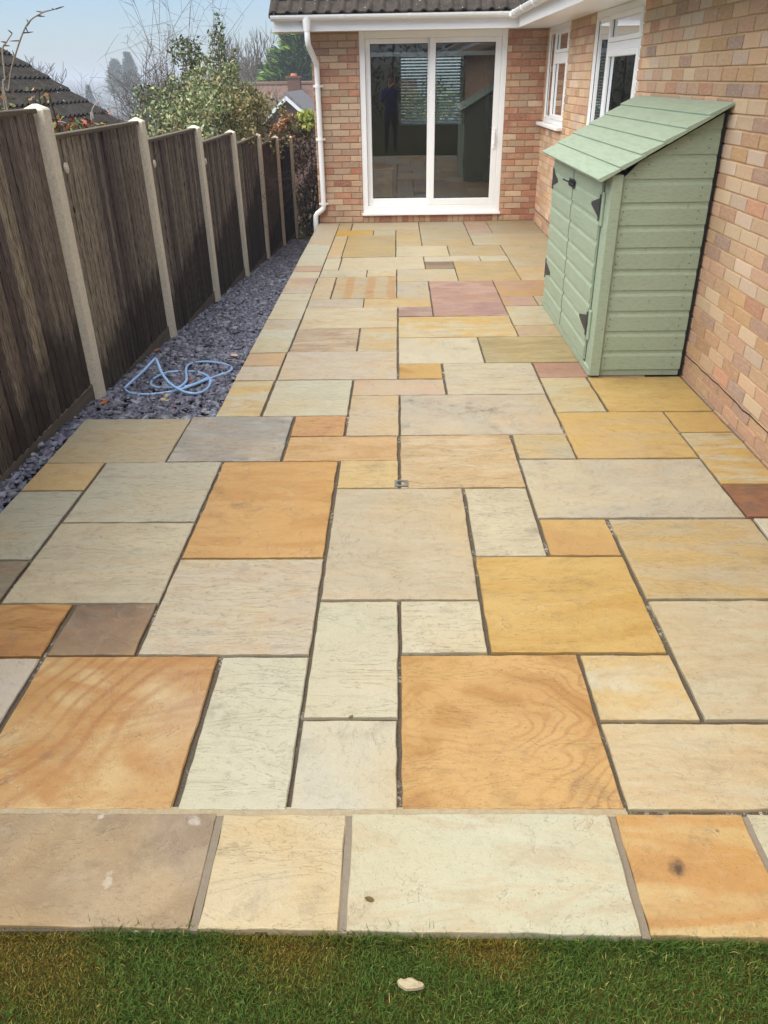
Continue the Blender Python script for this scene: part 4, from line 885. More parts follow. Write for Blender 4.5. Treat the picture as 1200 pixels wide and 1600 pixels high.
# pale stone fragment lying in the grass
ps = at_z(642, 1539, -.015); out = [(-1, .34), (-.78, .52), (-.5, .40), (-.15, .62), (.15, .60), (.55, .25), (.86, .12), (1, -.12), (.9, -.36), (.5, -.52), (.1, -.58), (-.35, -.60), (-.62, -.38), (-.9, -.12)]
n = len(out); V = [(x*.030, y*.021, 0) for x, y in out]+[(x*.028, y*.0195, .008) for x, y in out]+[(x*.016, y*.011, .012+.002*math.sin(3*x)) for x, y in out]+[(0, 0, .0125)]
Fc = [(a*n+k, a*n+(k+1) % n, (a+1)*n+(k+1) % n, (a+1)*n+k) for a in (0, 1) for k in range(n)]+[(2*n+k, 2*n+(k+1) % n, 3*n) for k in range(n)]
q = MB(); q.add(V, Fc); q.build('stone_fragment', plain('pale_stone', (160, 148, 120), .9, .15, .12, 60, .5), loc=(ps.x, ps.y, -.016), label='pale flat stone fragment lying in the lawn', cat='stone')

# ------------------------------------------------------------------ plants
t = NT('foliage', .55, .3); lc = t.vcol(); t.b.inputs['Subsurface Weight'].default_value = 0; M_LEAF = t.done(lc)
t = NT('bark', .9, .15); v = t.coord(); n1 = t.noise(v, 20, 5); M_BARK = t.done(t.mix(n1, t.mix(1, t.objcol(), (.5, .5, .5, 1), 'MULTIPLY'), t.objcol()), t.bump(n1, .4, .01))
def leaf_cloud(P_, size, cols, seed, flat=.0, asp=.5, axis=None):
    """one folded leaf (two triangles-quads) at every point"""
    rs = np.random.RandomState(seed); n = len(P_); u = rs.randn(n, 3)
    if axis is not None: u = axis+.35*u
    u /= np.linalg.norm(u, axis=1, keepdims=True); w = rs.randn(n, 3); w[:, 2] += flat; w -= u*(u*w).sum(1, keepdims=True); w /= np.linalg.norm(w, axis=1, keepdims=True); nn = np.cross(u, w)
    s = size*(.6+.8*rs.rand(n, 1)); a = P_-u*s; b = P_+u*s; l = P_+w*s*asp+nn*s*.15; r = P_-w*s*asp+nn*s*.15
    V = np.stack([a, r, b, l], 1).reshape(-1, 3); Fq = np.arange(4*n).reshape(n, 4)
    cols = np.array([lin(c)[:3] for c in cols]); c = cols[rs.randint(0, len(cols), n)]*(.7+.6*rs.rand(n, 1))
    return V, Fq, c
def blob_points(blobs, n, seed, hollow=.55):
    rs = np.random.RandomState(seed); big = blobs; blobs = []
    for b in big:                                  # every mass is a heap of small uneven clumps
        for _ in range(9):
            d = rs.randn(3); d /= np.linalg.norm(d); f = rs.uniform(.45, 1.15); g = rs.uniform(.22, .46); blobs.append((b[0]+d[0]*b[3]*f, b[1]+d[1]*b[4]*f, b[2]+d[2]*b[5]*f, b[3]*g, b[4]*g, b[5]*g))
    w = np.array([b[3]*b[4]*b[5] for b in blobs])**.67; idx = rs.choice(len(blobs), n, p=w/w.sum()); B_ = np.array([b[:6] for b in blobs])[idx]
    d = rs.randn(n, 3); d /= np.linalg.norm(d, axis=1, keepdims=True); r = (hollow+(1-hollow)*rs.rand(n, 1)**.6)
    lump = 1+.22*np.sin(d[:, :1]*7+idx[:, None])*np.sin(d[:, 1:2]*6+2*idx[:, None])+.16*np.sin(d[:, 2:]*11+idx[:, None])
    return B_[:, :3]+d*r*B_[:, 3:]*lump
def twigs(q, base, height, nst, spread, seed, r0=.010, arch=.5, sub=5, n=4, lean=(0, 0)):
    rg = random.Random(seed)
    for i in range(nst):
        p = Vector(base)+Vector((rg.gauss(0, spread*.25), rg.gauss(0, spread*.25), 0)); az = rg.uniform(0, 6.28); out = Vector((math.cos(az), math.sin(az), 0))*rg.uniform(.1, 1)*spread+Vector((lean[0], lean[1], 0)); hh = height*(.45+.6*rg.random()**1.7); path = []
        ar_ = arch*rg.uniform(.4, 1.1)
        for k in range(9):
            s = k/8; path.append(p+out*(s**1.6)+Vector((rg.gauss(0, .03), rg.gauss(0, .03), hh*(s-ar_*s**3*.6))))
        q.tube(path, [r0*(1-.8*k/8) for k in range(9)], n, False)
        for k in range(sub):
            j = rg.randint(2, 7); b = path[j]; dr = (path[j+1]-path[j]).normalized(); sd_ = Vector((rg.gauss(0, 1), rg.gauss(0, 1), rg.gauss(.9, .5))).normalized(); L = height*rg.uniform(.06, .18)
            pa = [b+(dr*.6+sd_*.6)*L*s+Vector((0, 0, -.12*L*s*s)) for s in (0, .33, .66, 1)]; q.tube(pa, [r0*.5, r0*.42, r0*.34, r0*.2], 3, False)
            for e in range(5):
                c_ = pa[rg.randint(1, 3)]; s2 = Vector((rg.gauss(0, 1), rg.gauss(0, 1), rg.gauss(.3, .7))).normalized()*L*rg.uniform(.2, .5); q.tube([c_, c_+s2*.5+Vector((0, 0, .01)), c_+s2], [r0*.3, r0*.26, r0*.16], 3, False)
def shrub(name, label, cat, blobs, n, size, cols, seed, base, stems=10, group=None, bark=(96, 84, 66), asp=.5, sth=None):
    e = empty(name, base, label=label, cat=cat, group=group); b = Vector(base)
    P_ = blob_points(blobs, n, seed); V, Fq, c = leaf_cloud(P_-np.array(b)[None], size, cols, seed, asp=asp)
    link('foliage', np_mesh('foliage', V, Fq, c), M_LEAF, e)
    q = MB(); rg = random.Random(seed)
    for k in range(stems):
        bl = rg.choice(blobs); tip = Vector(bl[:3])+Vector((rg.gauss(0, bl[3]*.5), rg.gauss(0, bl[4]*.5), rg.uniform(0, bl[5]*.8))); s0_ = b+Vector((rg.gauss(0, .15), rg.gauss(0, .15), 0)); md = (s0_+tip)/2+Vector((rg.gauss(0, .15), rg.gauss(0, .15), .1))
        q.tube([s0_-b, md-b, tip-b], [.02, .014, .005], 5, False)
    q.build('stem', M_BARK, e, color=lin(bark)); return e
def bl(px, py, y, rx, ry=None, rz=None): p = at_y(px, py, y); return (p.x, p.y, p.z, rx, ry or rx, rz or rx)
def gpt(px, y, dx=0): p = at_y(px, 300, y); return (p.x+dx, y, ground_z(p.x+dx, y))
GREENS = [(112, 130, 80), (134, 148, 104), (92, 110, 62), (166, 172, 136), (124, 136, 94), (168, 150, 104)]
shrub('evergreen_shrub', 'dense grey-green shrub with pale leaves rising behind the third fence post', 'shrub', [bl(255, 222, 9.6, .40), bl(282, 205, 10.0, .42), bl(305, 195, 10.6, .45), bl(330, 188, 10.8, .5), bl(312, 160, 11.6, .42), bl(285, 175, 11.6, .42), bl(340, 150, 12, .4), bl(265, 190, 11, .35)], 6500, .026, GREENS, 3, gpt(290, 10.6), 14)
shrub('evergreen_shrub', 'loose olive shrub above the fence nearest the bungalow corner', 'shrub', [bl(365, 200, 12.2, .45), bl(395, 204, 13.0, .45), bl(352, 178, 12.6, .5), bl(418, 212, 14.0, .45), bl(340, 206, 11.4, .4), bl(376, 172, 13.4, .42), bl(404, 188, 14, .4), bl(356, 158, 13.6, .4)], 7000, .026, [(112, 118, 70), (138, 134, 88), (92, 100, 54), (150, 120, 70), (160, 150, 108), (86, 98, 58)], 4, gpt(378, 13.0), 14)
shrub('evergreen_shrub', 'dark ivy-clad bush with a few bright green sprigs in the bramble', 'shrub', [bl(300, 148, 15.5, .6), bl(330, 146, 16, .6), bl(352, 122, 16.4, .22, .22, .7), bl(272, 160, 15.5, .5)], 7000, .032, [(74, 96, 46), (98, 116, 58), (64, 80, 46), (120, 122, 74)], 5, gpt(322, 16), 10)
def bramble(label, px, y, h, nst, spread, seed, col, r0, sub=6, lean=(0, 0)):
    g = gpt(px, y); e = empty('bramble_bush', g, label=label, cat='bramble', group='bare brambles beyond the fence'); q = MB(); twigs(q, (0, 0, 0), h, nst, spread, seed, r0, .55, sub, 4, lean); q.build('stems', M_BARK, e, color=lin(col)); return e
bramble('tangle of bare arching brown twigs rising highest above the shrubs', 285, 12.2, 5.1, 60, 1.35, 3, (118, 106, 94), .0065, 9)
bramble('thin bare twigs arching left towards the dark tiled roof', 226, 12.6, 4.2, 64, 1.5, 5, (112, 102, 94), .0055, 9, (-.2, 0))
bramble('bare reddish twigs standing behind the olive shrub', 345, 14.2, 4.2, 44, 1.2, 8, (130, 112, 96), .0065, 9)
# two long canes reaching above everything
def cane(label, pts, y, r, col, buds=8, seed=0):
    P_ = [at_y(a, b, y) for a, b in pts]; g = Vector((P_[0].x, y, ground_z(P_[0].x, y))); e = empty('bare_cane', g, label=label, cat='cane', group='single canes beyond the fence'); q = MB(); path = catmull([g]+P_, 5); path = [p-g for p in path]; N_ = len(path)
    q.tube(path, [r*(1-.7*i/N_) for i in range(N_)], 6); q.build('stem', M_BARK, e, color=lin(col)); rg = random.Random(seed); q = MB()
    for k in range(buds):
        i = rg.randint(int(N_*.35), N_-1); d = Vector((rg.gauss(0, 1), rg.gauss(0, .4), rg.gauss(.4, .6))).normalized()*rg.uniform(.02, .07); q.tube([path[i], path[i]+d*.6, path[i]+d], [r*.45, r*.4, r*.15], 4)
    
    if buds: q.build('buds', M_BARK, e, color=lin((96, 78, 62)), kind='stuff')
cane('pale arching cane bending to the right at the far left of the sky', [(12, 190), (14, 140), (20, 100), (40, 42), (62, 22), (87, 14)], 5.9, .009, (158, 148, 128), 16, 1)
cane('straight pale cane standing beside the nearest fence post', [(16, 190), (8, 120), (4, 78), (10, 66), (19, 52)], 5.8, .010, (172, 160, 138), 8, 2)
cane('bleached bent stem rising above the second fence panel', [(147, 212), (146, 185), (144, 172), (150, 162), (158, 157)], 7.2, .008, (196, 190, 178), 0, 3)
cane('low arching pale stem looping over the fence beside the red leaves', [(70, 214), (78, 198), (92, 190), (103, 192)], 6.6, .007, (186, 178, 160), 0, 4)
RED = [(170, 72, 56), (150, 60, 50), (120, 130, 60), (96, 120, 54), (178, 110, 84)]
for i, (px, py, y, lb) in enumerate([(70, 205, 6.4, 'red and green leafy sprig just right of the nearest post'), (100, 208, 6.8, 'small red leaf tuft peeping over the second panel'), (127, 200, 7.0, 'largest red and green sprig above the second fence panel'), (163, 208, 7.6, 'yellow-green sprig left of the second visible post')]):
    b_ = bl(px, py+6, y, .10 if i != 2 else .16, .1, .15); shrub('leafy_sprig', lb, 'plant', [b_], 90 if i != 2 else 190, .026, RED if i < 3 else [(140, 150, 66), (120, 132, 58), (170, 120, 66)], 40+i, (b_[0], b_[1], ground_z(b_[0], b_[1])), 4, 'sprigs along the fence top', asp=.42)
shrub('climbing_plant', 'tangled leafy climber behind the nearest fence post', 'plant', [bl(62, 170, 5.6, .07, .07, .16), bl(14, 175, 5.6, .14, .1, .12)], 90, .02, [(122, 124, 78), (150, 112, 80), (96, 110, 60)], 60, gpt(40, 5.7), 5)
# far hedge behind the end of the fence
hx0 = at_y(447, 300, 15.9).x; hz0 = ground_z(-1.8, 15.9)
hb = [(hx0+.15+.34*i, 16.1+.1*(i % 2), hz0+zz, .34, .45, .42) for i in range(6) for zz in (.3, .75, 1.2, 1.55)]
hd = shrub('beech_hedge', 'clipped hedge with russet leaves filling the gap beside the house corner', 'hedge', hb, 9000, .034, [(84, 52, 42), (100, 62, 48), (60, 70, 38), (50, 60, 34), (72, 46, 40)], 12, (-1.75, 16.1, hz0), 20)
shrub('yellow_green_bush', 'bright yellow-green bush topping the hedge beside the house corner', 'shrub', [bl(468, 197, 16.4, .42, .4, .18), bl(488, 196, 16.4, .4, .4, .18)], 2200, .034, [(160, 172, 70), (138, 152, 60), (180, 180, 96)], 13, (at_y(470, 200, 16.4).x, 16.6, hz0), 5)
shrub('russet_bush', 'copper-brown bush between the olive shrub and yellow-green bush', 'shrub', [bl(437, 200, 16.2, .36, .4, .26), bl(452, 205, 16.2, .25, .3, .3)], 2000, .034, [(150, 104, 72), (176, 130, 96), (120, 80, 58), (186, 152, 112)], 14, (at_y(440, 200, 16.2).x, 16.3, hz0), 5)

# ------------------------------------------------------------------ neighbour's roof on the left
YV = 12.1; vA, vB = at_y(196, 196, YV), at_y(0, 77, YV); dvv = vB-vA; npitch = math.atan2(dvv.z, -dvv.x); cN, sN = math.cos(npitch), math.sin(npitch)
nb_ = empty('neighbour_house', (vA.x-2, YV-4, ground_z(-7, 8)), label='neighbouring house with mossy dark tiled roof sloping down behind the fence', cat='house'); nl = nb_.location
nroof = empty('roof'); nroof.parent = nb_; gN = dvv.length/6.6
tnm = tile_mesh(.30, gN+.07, 2, 16, .030).mesh('tile'); tnm.materials.append(M_TILE_N); rn = random.Random(8)
lowest = -4
for cI in range(lowest, 12):
    o3 = vA+Vector((-cN*gN*cI, 0, sN*gN*cI)); jog = rn.gauss(0, .01)
    for k in range(17):
        y = YV-.30*(k+1)+jog
        o = link('tile', tnm, None, nroof); bas = Matrix(((0, -cN, sN), (1, 0, 0), (0, sN, cN))).to_4x4()
        o.matrix_basis = Matrix.Translation(Vector((o3.x, y, o3.z+rn.gauss(0, .003)))-nl) @ bas @ Matrix.Rotation(-.03+rn.gauss(0, .006), 4, 'X')
eL = vA+Vector((-cN*gN*lowest, 0, sN*gN*lowest)); rT = vA+Vector((-cN*gN*12, 0, sN*gN*12))
q = MB(); q.prism([(eL.x-nl.x, eL.z-.03-nl.z), (rT.x-nl.x, rT.z-.03-nl.z), (2*rT.x-eL.x-nl.x, eL.z-.03-nl.z), ], 'y', YV-8-nl.y, YV-.03-nl.y); q.build('roof_deck', plain('felt_dark', (40, 38, 36), .9), nroof)
q = MB(); q.tube([(rT.x-nl.x, YV-8-nl.y, rT.z-nl.z), (rT.x-nl.x, YV-nl.y, rT.z-nl.z)], .12, 10); q.build('ridge', M_TILE_N, nroof)
q = MB(); q.box((2*rT.x-eL.x+.35-nl.x, YV-7.8-nl.y, -1.5), (eL.x-.35-nl.x, YV-.25-nl.y, eL.z-.032-nl.z)); q.build('wall', wlm, nb_)

# ------------------------------------------------------------------ houses further down the hill
dk_brick = mat_mortar('far_brick', (122, 88, 74), (104, 74, 62)); far_tile = mat_roof_tile('far_roof_tile', (88, 70, 62), .2); grey_tile = mat_roof_tile('grey_roof_tile', (96, 94, 96), .3)
Y2 = 42.; ap = at_y(447, 151, Y2); sl2 = at_y(420, 179, Y2); tp = (ap.z-sl2.z)/(ap.x-sl2.x); HW = 2.6; zb = ground_z(ap.x, Y2)
fh = empty('gabled_house', (ap.x, Y2+3, zb), label='distant brick house with white-edged gable seen beside the house corner', cat='house')
def fp(name, mat, fn, parent=None): q = MB(); fn(q); o = fh.location; q.v = [(x-o.x, y-o.y, z-o.z) for x, y, z in q.v]; return q.build(name, mat, parent or fh)
fp('wall', dk_brick, lambda q: q.prism([(ap.x-HW+.2, zb-1), (ap.x+HW-.2, zb-1), (ap.x+HW-.2, ap.z-tp*(HW-.2)-.15), (ap.x, ap.z-.15), (ap.x-HW+.2, ap.z-tp*(HW-.2)-.15)], 'y', Y2+.3, Y2+7))
rf = fp('roof', grey_tile, lambda q: q.prism([(ap.x-HW, ap.z-tp*HW), (ap.x, ap.z), (ap.x+HW, ap.z-tp*HW), (ap.x+HW, ap.z-tp*HW+.14), (ap.x, ap.z+.2), (ap.x-HW, ap.z-tp*HW+.14)], 'y', Y2, Y2+7.2))
fp('bargeboard', M_UPVC, lambda q: q.prism([(ap.x-HW, ap.z-tp*HW-.16), (ap.x, ap.z-.16), (ap.x+HW, ap.z-tp*HW-.16), (ap.x+HW, ap.z-tp*HW+.02), (ap.x, ap.z+.03), (ap.x-HW, ap.z-tp*HW+.02)], 'y', Y2-.06, Y2-.005))
Y3 = 52.; r1, r2 = at_y(402, 132, Y3), at_y(492, 131, Y3); ch = at_y(460, 132, Y3-1); zb3 = ground_z(r1.x, Y3)
fh2 = empty('ridged_house', (ch.x, Y3, zb3), label='distant house with long brown roof and brick chimney below the conifer', cat='house')
def fp2(name, mat, fn, parent=None): q = MB(); fn(q); o = fh2.location; q.v = [(x-o.x, y-o.y, z-o.z) for x, y, z in q.v]; return q.build(name, mat, parent or fh2)
rf2 = fp2('roof', far_tile, lambda q: q.prism([(Y3-4, r1.z-2.4), (Y3, r1.z), (Y3+4, r1.z-2.4)], 'x', r1.x-.6, r2.x+6)); fp2('wall', dk_brick, lambda q: q.box((r1.x-.2, Y3-3.6, zb3-1), (r2.x+5.6, Y3+3.6, r1.z-2.401)))
fp2('ridge', far_tile, lambda q: q.tube([(r1.x-.6, Y3, r1.z), (r2.x+6, Y3, r1.z)], .14, 8), rf2)
hc = abs(at_y(460, 118, Y3-1).z-ch.z); fp2('chimney', dk_brick, lambda q: (q.box((ch.x-.36, Y3-1.35, ch.z-1.4), (ch.x+.36, Y3-.65, ch.z+hc*.7)), q.box((ch.x-.42, Y3-1.41, ch.z+hc*.7+.001), (ch.x+.42, Y3-.59, ch.z+hc*.7+.12))), rf2)
fp2('chimney_pot', plain('terracotta', (196, 116, 84), .8), lambda q: q.tube([(ch.x, Y3-1, ch.z+hc*.7+.122), (ch.x, Y3-1, ch.z+hc*1.25)], [.2, .16], 10), rf2)

# ------------------------------------------------------------------ far trees
def conifer(name, label, px0, ptop, pbase, hw_px, y, n, cols, seed, size=.16):
    tpz = at_y(px0, ptop, y); bz = at_y(px0, pbase, y); rad = hw_px/F_PX*y*.93; H = tpz.z-bz.z; rs = np.random.RandomState(seed); e = empty(name, (tpz.x, y, ground_z(tpz.x, y)), label=label, cat='tree'); o = np.array(e.location); Pp = []; AX = []; q = MB()
    for k in range(300):
        s = rs.rand()**.8; z = bz.z-1.0+(H+1.0)*s; L = rad*(1.05-s)**.8*(.65+.5*rs.rand()); a = rs.rand()*6.283; m_ = max(6, int(n/300)); u = rs.rand(m_)**.6
        sag = -.10*L*u+.22*L*u**2.2; wd = .16*L*(1-u*.7)+.05
        x = np.cos(a)*L*u+rs.randn(m_)*wd; yy_ = np.sin(a)*L*u+rs.randn(m_)*wd; zz = z+sag+rs.randn(m_)*.10; Pp.append(np.stack([tpz.x+x, y+yy_, zz], -1)); AX.append(np.tile([math.cos(a), math.sin(a), .45], (m_, 1)))
        q.tube([(0, 0, z-o[2]), (math.cos(a)*L*.6, math.sin(a)*L*.6, z-.03*L-o[2])], [.04, .015], 3, False)
    P_ = np.concatenate(Pp)-o; V, Fq, c = leaf_cloud(P_, size, cols, seed, asp=.22, axis=np.concatenate(AX)); link('crown', np_mesh('crown', V, Fq, c), M_LEAF, e)
    q.tube([(0, 0, -.3), (0, 0, tpz.z-o[2]-.2)], [.22, .03], 8, False); q.build('trunk', M_BARK, e, color=lin((84, 68, 54)))
conifer('conifer_tree', 'green conifer rising behind the chimney left of the downpipe', 470, 12, 134, 78, 56., 30000, [(72, 104, 40), (104, 140, 52), (52, 80, 36), (128, 156, 62), (40, 62, 34)], 3, .26)
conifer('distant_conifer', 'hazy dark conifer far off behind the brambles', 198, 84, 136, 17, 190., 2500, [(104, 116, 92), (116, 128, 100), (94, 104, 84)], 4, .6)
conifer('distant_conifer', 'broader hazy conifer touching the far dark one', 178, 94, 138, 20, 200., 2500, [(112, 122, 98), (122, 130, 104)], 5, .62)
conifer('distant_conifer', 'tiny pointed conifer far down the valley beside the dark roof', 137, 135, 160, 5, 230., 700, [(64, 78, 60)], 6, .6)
def bare_tree(label, px, ptop, y, seed, col, spread=.35, r=.16, levels=5, upr=.55, kids=3, tw=.02, group='bare winter trees'):
    tpz = at_y(px, ptop, y); g = Vector((tpz.x, y, ground_z(tpz.x, y))); H = tpz.z-g.z; rg = random.Random(seed); e = empty('bare_tree', g, label=label, cat='tree', group=group); T1, T2 = MB(), MB()
    def grow(p, d, L, rad, lev):
        q = T1 if lev < 2 else T2; path = [p]; cur = p.copy(); dd = d.copy()
        for i in range(3):
            dd = (dd+Vector((rg.gauss(0, .12), rg.gauss(0, .12), .10*upr))).normalized(); cur = cur+dd*L/3; path.append(cur.copy())
        q.tube(path, [rad, rad*.85, rad*.72, rad*.6], 6 if lev < 2 else 3, False)
        if lev >= levels: return
        for k in range(kids+(1 if lev == 1 else 0)):
            b = path[rg.choice([1, 2, 3, 3])]; az = rg.uniform(0, 6.28); nd = (dd*upr+Vector((math.cos(az), math.sin(az), rg.uniform(.1, .7)))*spread*1.6).normalized(); grow(b, nd, L*rg.uniform(.58, .82), max(tw, rad*.58), lev+1)
        grow(path[-1], (dd+Vector((rg.gauss(0, .15), rg.gauss(0, .15), .2))).normalized(), L*.78, max(tw, rad*.66), lev+1)
    grow(Vector((0, 0, -.2)), Vector((0, 0, 1)), H*.27, r, 0)
    zs = max(v_[2] for v_ in T2.v); k = H/zs; T1.v = [(a, b, c_*k) for a, b, c_ in T1.v]; T2.v = [(a, b, c_*k) for a, b, c_ in T2.v]
    T1.build('trunk', M_BARK, e, color=lin(col)); T2.build('crown', M_BARK, e, color=lin(col)); return e
bare_tree('slender bare tree standing left of the other bare trees', 352, 47, 75., 3, (132, 120, 110), .30, .16, 5, .8, 3, .028)
bare_tree('tall bare tree nearest the conifer', 392, 44, 62., 4, (140, 128, 112), .30, .17, 5, .75, 3, .022)
bare_tree('bare tree with twiggy crown partly behind the white gutter', 418, 36, 66., 5, (146, 134, 116), .36, .18, 5, .7, 3, .024)
bare_tree('low bare tree in front of the brown roof', 388, 95, 44., 6, (158, 146, 128), .42, .10, 5, .5, 3, .014)
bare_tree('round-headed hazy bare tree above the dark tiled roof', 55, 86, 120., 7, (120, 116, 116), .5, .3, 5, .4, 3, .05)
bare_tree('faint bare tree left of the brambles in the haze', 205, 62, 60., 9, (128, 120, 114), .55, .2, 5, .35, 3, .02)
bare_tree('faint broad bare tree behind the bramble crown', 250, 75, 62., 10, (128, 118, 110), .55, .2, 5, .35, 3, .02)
# woods and roofs on the far side of the valley: one mass
rs = np.random.RandomState(17); n = 6500; ang = rs.uniform(-.62, -.02, n); dist = 230+1100*rs.rand(n)**1.4; X, Yy = np.sin(ang)*dist, np.cos(ang)*dist
Z = np.array([ground_z(a, b) for a, b in zip(X, Yy)]); V, Fq, c = [], [], []
keep = (np.sin(X*.02)+np.sin(Yy*.017+2)+rs.randn(n)*.5) > -.2; X, Yy, Z = X[keep], Yy[keep], Z[keep]; n = len(X); clump = 14
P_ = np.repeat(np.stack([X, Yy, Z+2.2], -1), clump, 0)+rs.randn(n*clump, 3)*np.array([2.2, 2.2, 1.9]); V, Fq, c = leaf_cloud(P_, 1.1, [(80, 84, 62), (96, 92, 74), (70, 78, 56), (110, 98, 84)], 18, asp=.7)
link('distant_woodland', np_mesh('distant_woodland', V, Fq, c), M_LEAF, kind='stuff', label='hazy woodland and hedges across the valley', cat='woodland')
# a few houses across the valley
ro = random.Random(31); wwall = plain('far_render', (206, 196, 184), .9); rroof = plain('far_red_roof', (150, 92, 76), .9)
for i, (px, y, lb) in enumerate([(108, 260, 'tiny pale house in the haze left of the brambles'), (124, 300, 'tiny far house beside the pointed conifer'), (150, 340, 'tiny far house half hidden by bare bramble twigs'), (258, 190, 'small red-roofed house glimpsed through the brambles'), (240, 200, 'small pale house left of the red-roofed one')]):
    x = at_y(px, 140, y).x; g = ground_z(x, y); hh = empty('distant_house', (x, y, g), label=lb, cat='house', group='houses across the valley'); w_ = 5.0
    q = MB(); q.box((-w_, -3.5, -2), (w_, 3.5, 4.6)); q.build('wall', wwall, hh); q = MB(); q.prism([(-4, 4.601), (0, 7.4), (4, 4.601)], 'x', -w_-.4, w_+.4); q.build('roof', rroof, hh)
    for xx in (-3, -1, 1, 3):
        for zz in (.8, 3.0): q = MB(); q.box((xx-.5, -3.56, zz), (xx+.5, -3.505, zz+1.1)); q.build('window', plain('far_pane', (60, 66, 74), .3), hh)
# hedge at the bottom of the garden, behind the photographer (seen mirrored in the glass)
gh = empty('garden_hedge', (1, -9.5, .28), label='tall dark garden hedge behind the lawn, mirrored in the patio doors', cat='hedge'); rs = np.random.RandomState(3); n = 9000
Pp = np.stack([rs.uniform(-7, 9, n), -.55*rs.rand(n)**.4*np.sign(rs.rand(n)-.2)*-1, rs.uniform(0, 3.6, n)+.25*np.sin(np.arange(n))], -1); V, Fq, c = leaf_cloud(Pp, .075, [(62, 74, 38), (80, 90, 46), (50, 58, 34), (96, 96, 60)], 5); link('foliage', np_mesh('foliage', V, Fq, c), M_LEAF, gh)
q = MB()
for i in range(12): q.tube([(-6.8+i*1.4, 0, -.2), (-6.7+i*1.4, .05, 3.2)], [.05, .02], 6, False)
q.build('stem', M_BARK, gh, color=lin((80, 66, 52)))
shrub('rear_bush', 'leafy green bush seen through the slatted blind inside the room', 'shrub', [(at_y(650, 140, 18).x, 18.2, 1.2, .8, .7, 1.0), (at_y(700, 140, 18).x, 18.4, .9, .9, .8, 1.0), (at_y(670, 140, 18).x, 18.2, 0.0, 1.2, .8, 1.0)], 3500, .05, [(130, 146, 70), (100, 122, 56), (150, 160, 96)], 70, (at_y(670, 140, 18).x, 18.2, ground_z(.4, 18.2)), 8)
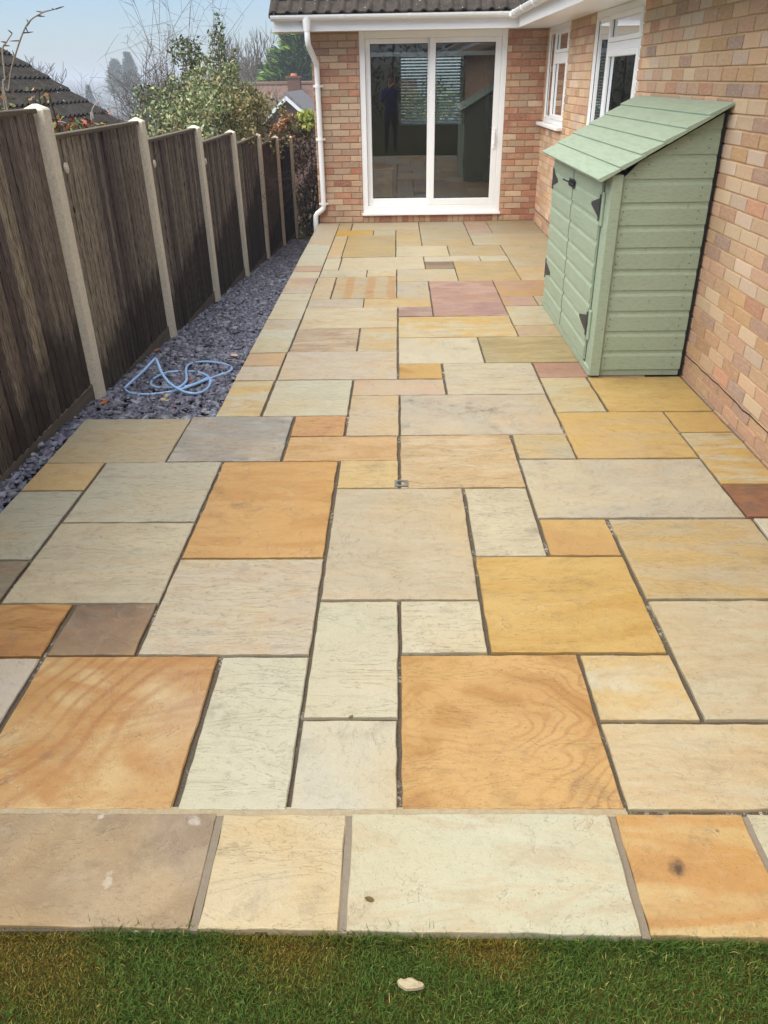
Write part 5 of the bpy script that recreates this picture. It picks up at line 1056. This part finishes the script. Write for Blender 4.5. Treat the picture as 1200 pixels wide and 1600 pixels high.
# ------------------------------------------------------------------ the photographer, standing just behind the camera and mirrored in the doors
def person():
    g = Vector((-.16, -.50, -.03)); e = empty('person', g, label='person in dark blue top and dark trousers holding up a phone, mirrored in the doors', cat='person')
    J = {'pel': ((0, 0, .95), .155, .11), 'sp1': ((0, 0, 1.12), .15, .105), 'sp2': ((0, .01, 1.30), .17, .115), 'sh': ((0, 0, 1.44), .13, .09), 'nk': ((0, .005, 1.53), .058, .058), 'hd0': ((0, .02, 1.60), .068, .075), 'hd': ((0, .025, 1.69), .078, .095), 'hd2': ((0, .02, 1.77), .062, .075)}
    E_ = [('pel', 'sp1'), ('sp1', 'sp2'), ('sp2', 'sh'), ('sh', 'nk'), ('nk', 'hd0'), ('hd0', 'hd'), ('hd', 'hd2')]
    for s, n in ((-1, 'l'), (1, 'r')):
        J.update({n+'hip': ((s*.095, 0, .88), .095, .10), n+'kn': ((s*.11, .02, .50), .062, .065), n+'an': ((s*.12, 0, .10), .045, .05), n+'ft': ((s*.13, .14, .035), .042, .03),
                  n+'sj': ((s*.19, 0, 1.42), .062, .065), n+'el': ((s*.235, .14, 1.19), .045, .045), n+'wr': ((s*.10 + .16*.6, .385, 1.53), .030, .028), n+'pa': ((s*.065+.15, .415, 1.60), .034, .018)})
        E_ += [('pel', n+'hip'), (n+'hip', n+'kn'), (n+'kn', n+'an'), (n+'an', n+'ft'), ('sh', n+'sj'), (n+'sj', n+'el'), (n+'el', n+'wr'), (n+'wr', n+'pa')]
        for f in range(4):
            J[n+'f%d' % f] = ((s*.05+.155, .44, 1.60+.022*f-.02), .009, .009); J[n+'g%d' % f] = ((s*.022+.16, .450, 1.605+.021*f-.02), .008, .008); E_ += [(n+'pa', n+'f%d' % f), (n+'f%d' % f, n+'g%d' % f)]
        J[n+'t'] = ((s*.045+.155, .398, 1.62), .010, .010); E_.append((n+'pa', n+'t'))
    names = list(J); me = bpy.data.meshes.new('body'); me.from_pydata([J[k][0] for k in names], [(names.index(a), names.index(b)) for a, b in E_], []); me.update()
    o = link('body', me, None, e); sm = o.modifiers.new('skin', 'SKIN'); sm.use_smooth_shade = True; o.modifiers.new('sub', 'SUBSURF').levels = 1; o.modifiers['sub'].render_levels = 2
    for i, k in enumerate(names):
        sv = me.skin_vertices[0].data[i]; sv.radius = J[k][1:]; sv.use_root = (k == 'pel')
    t = NT('clothes_and_skin', .85, .15); oc = t.n('ShaderNodeTexCoord').outputs['Object']; z = t.sep(oc, 2); y = t.sep(oc, 1)
    c = t.ramp(t.math('DIVIDE', z, 2.0), (.0, lin((24, 22, 22))), (.042, lin((40, 42, 50))), (.475, lin((36, 52, 110))), (.765, lin((200, 150, 124))), interp='CONSTANT')
    c = t.mix(t.math('GREATER_THAN', y, .37), c, lin((200, 150, 124))); me.materials.append(t.done(c))
    q = MB(); rg = random.Random(3)
    V = []; Fc = []; nu, nv = 14, 7
    for j in range(nv):
        a = (j/(nv-1))*1.75
        for k in range(nu):
            b = 2*math.pi*k/nu; fr_ = .72 if math.sin(b) > .35 else 1.0; aa = a*fr_; V.append((.086*math.sin(aa)*math.cos(b), .015+.104*math.sin(aa)*math.sin(b), 1.72+.105*math.cos(aa)+rg.uniform(-.003, .003)))
    Fc = [(j*nu+k, j*nu+(k+1) % nu, (j+1)*nu+(k+1) % nu, (j+1)*nu+k) for j in range(nv-1) for k in range(nu)]; q.add(V, Fc); q.build('hair', plain('dark_hair', (44, 34, 28), .7), e, smooth=True)
    ph = empty('phone', (0.0, -.035, 1.66), label='dark phone held up by the person taking the picture', cat='phone'); q = MB(); q.bbox((-.037, -.008, -.075), (.037, 0, .075), .003); q.build('case', plain('phone_black', (24, 24, 28), .3), ph); q = MB(); q.bbox((-.033, -.0085, -.070), (.033, -.0081, .070), .0001); q.build('screen', plain('phone_screen', (40, 46, 56), .15), ph)
person()

# ------------------------------------------------------------------ haze
hz = MB(); hz.box((-2700, -1700, -40), (2700, 2600, 14))
hm = bpy.data.materials.new('haze_air'); hm.use_nodes = True; hm.node_tree.nodes.clear(); ho = hm.node_tree.nodes.new('ShaderNodeOutputMaterial'); hv = hm.node_tree.nodes.new('ShaderNodeVolumePrincipled'); hv.inputs['Color'].default_value = (.80, .87, .97, 1); hv.inputs['Density'].default_value = .0019; hv.inputs['Anisotropy'].default_value = 0.0
hm.node_tree.links.new(hv.outputs[0], ho.inputs['Volume']); hz.build('haze', hm, kind='stuff', label='pale bluish haze hanging over the valley', cat='haze')
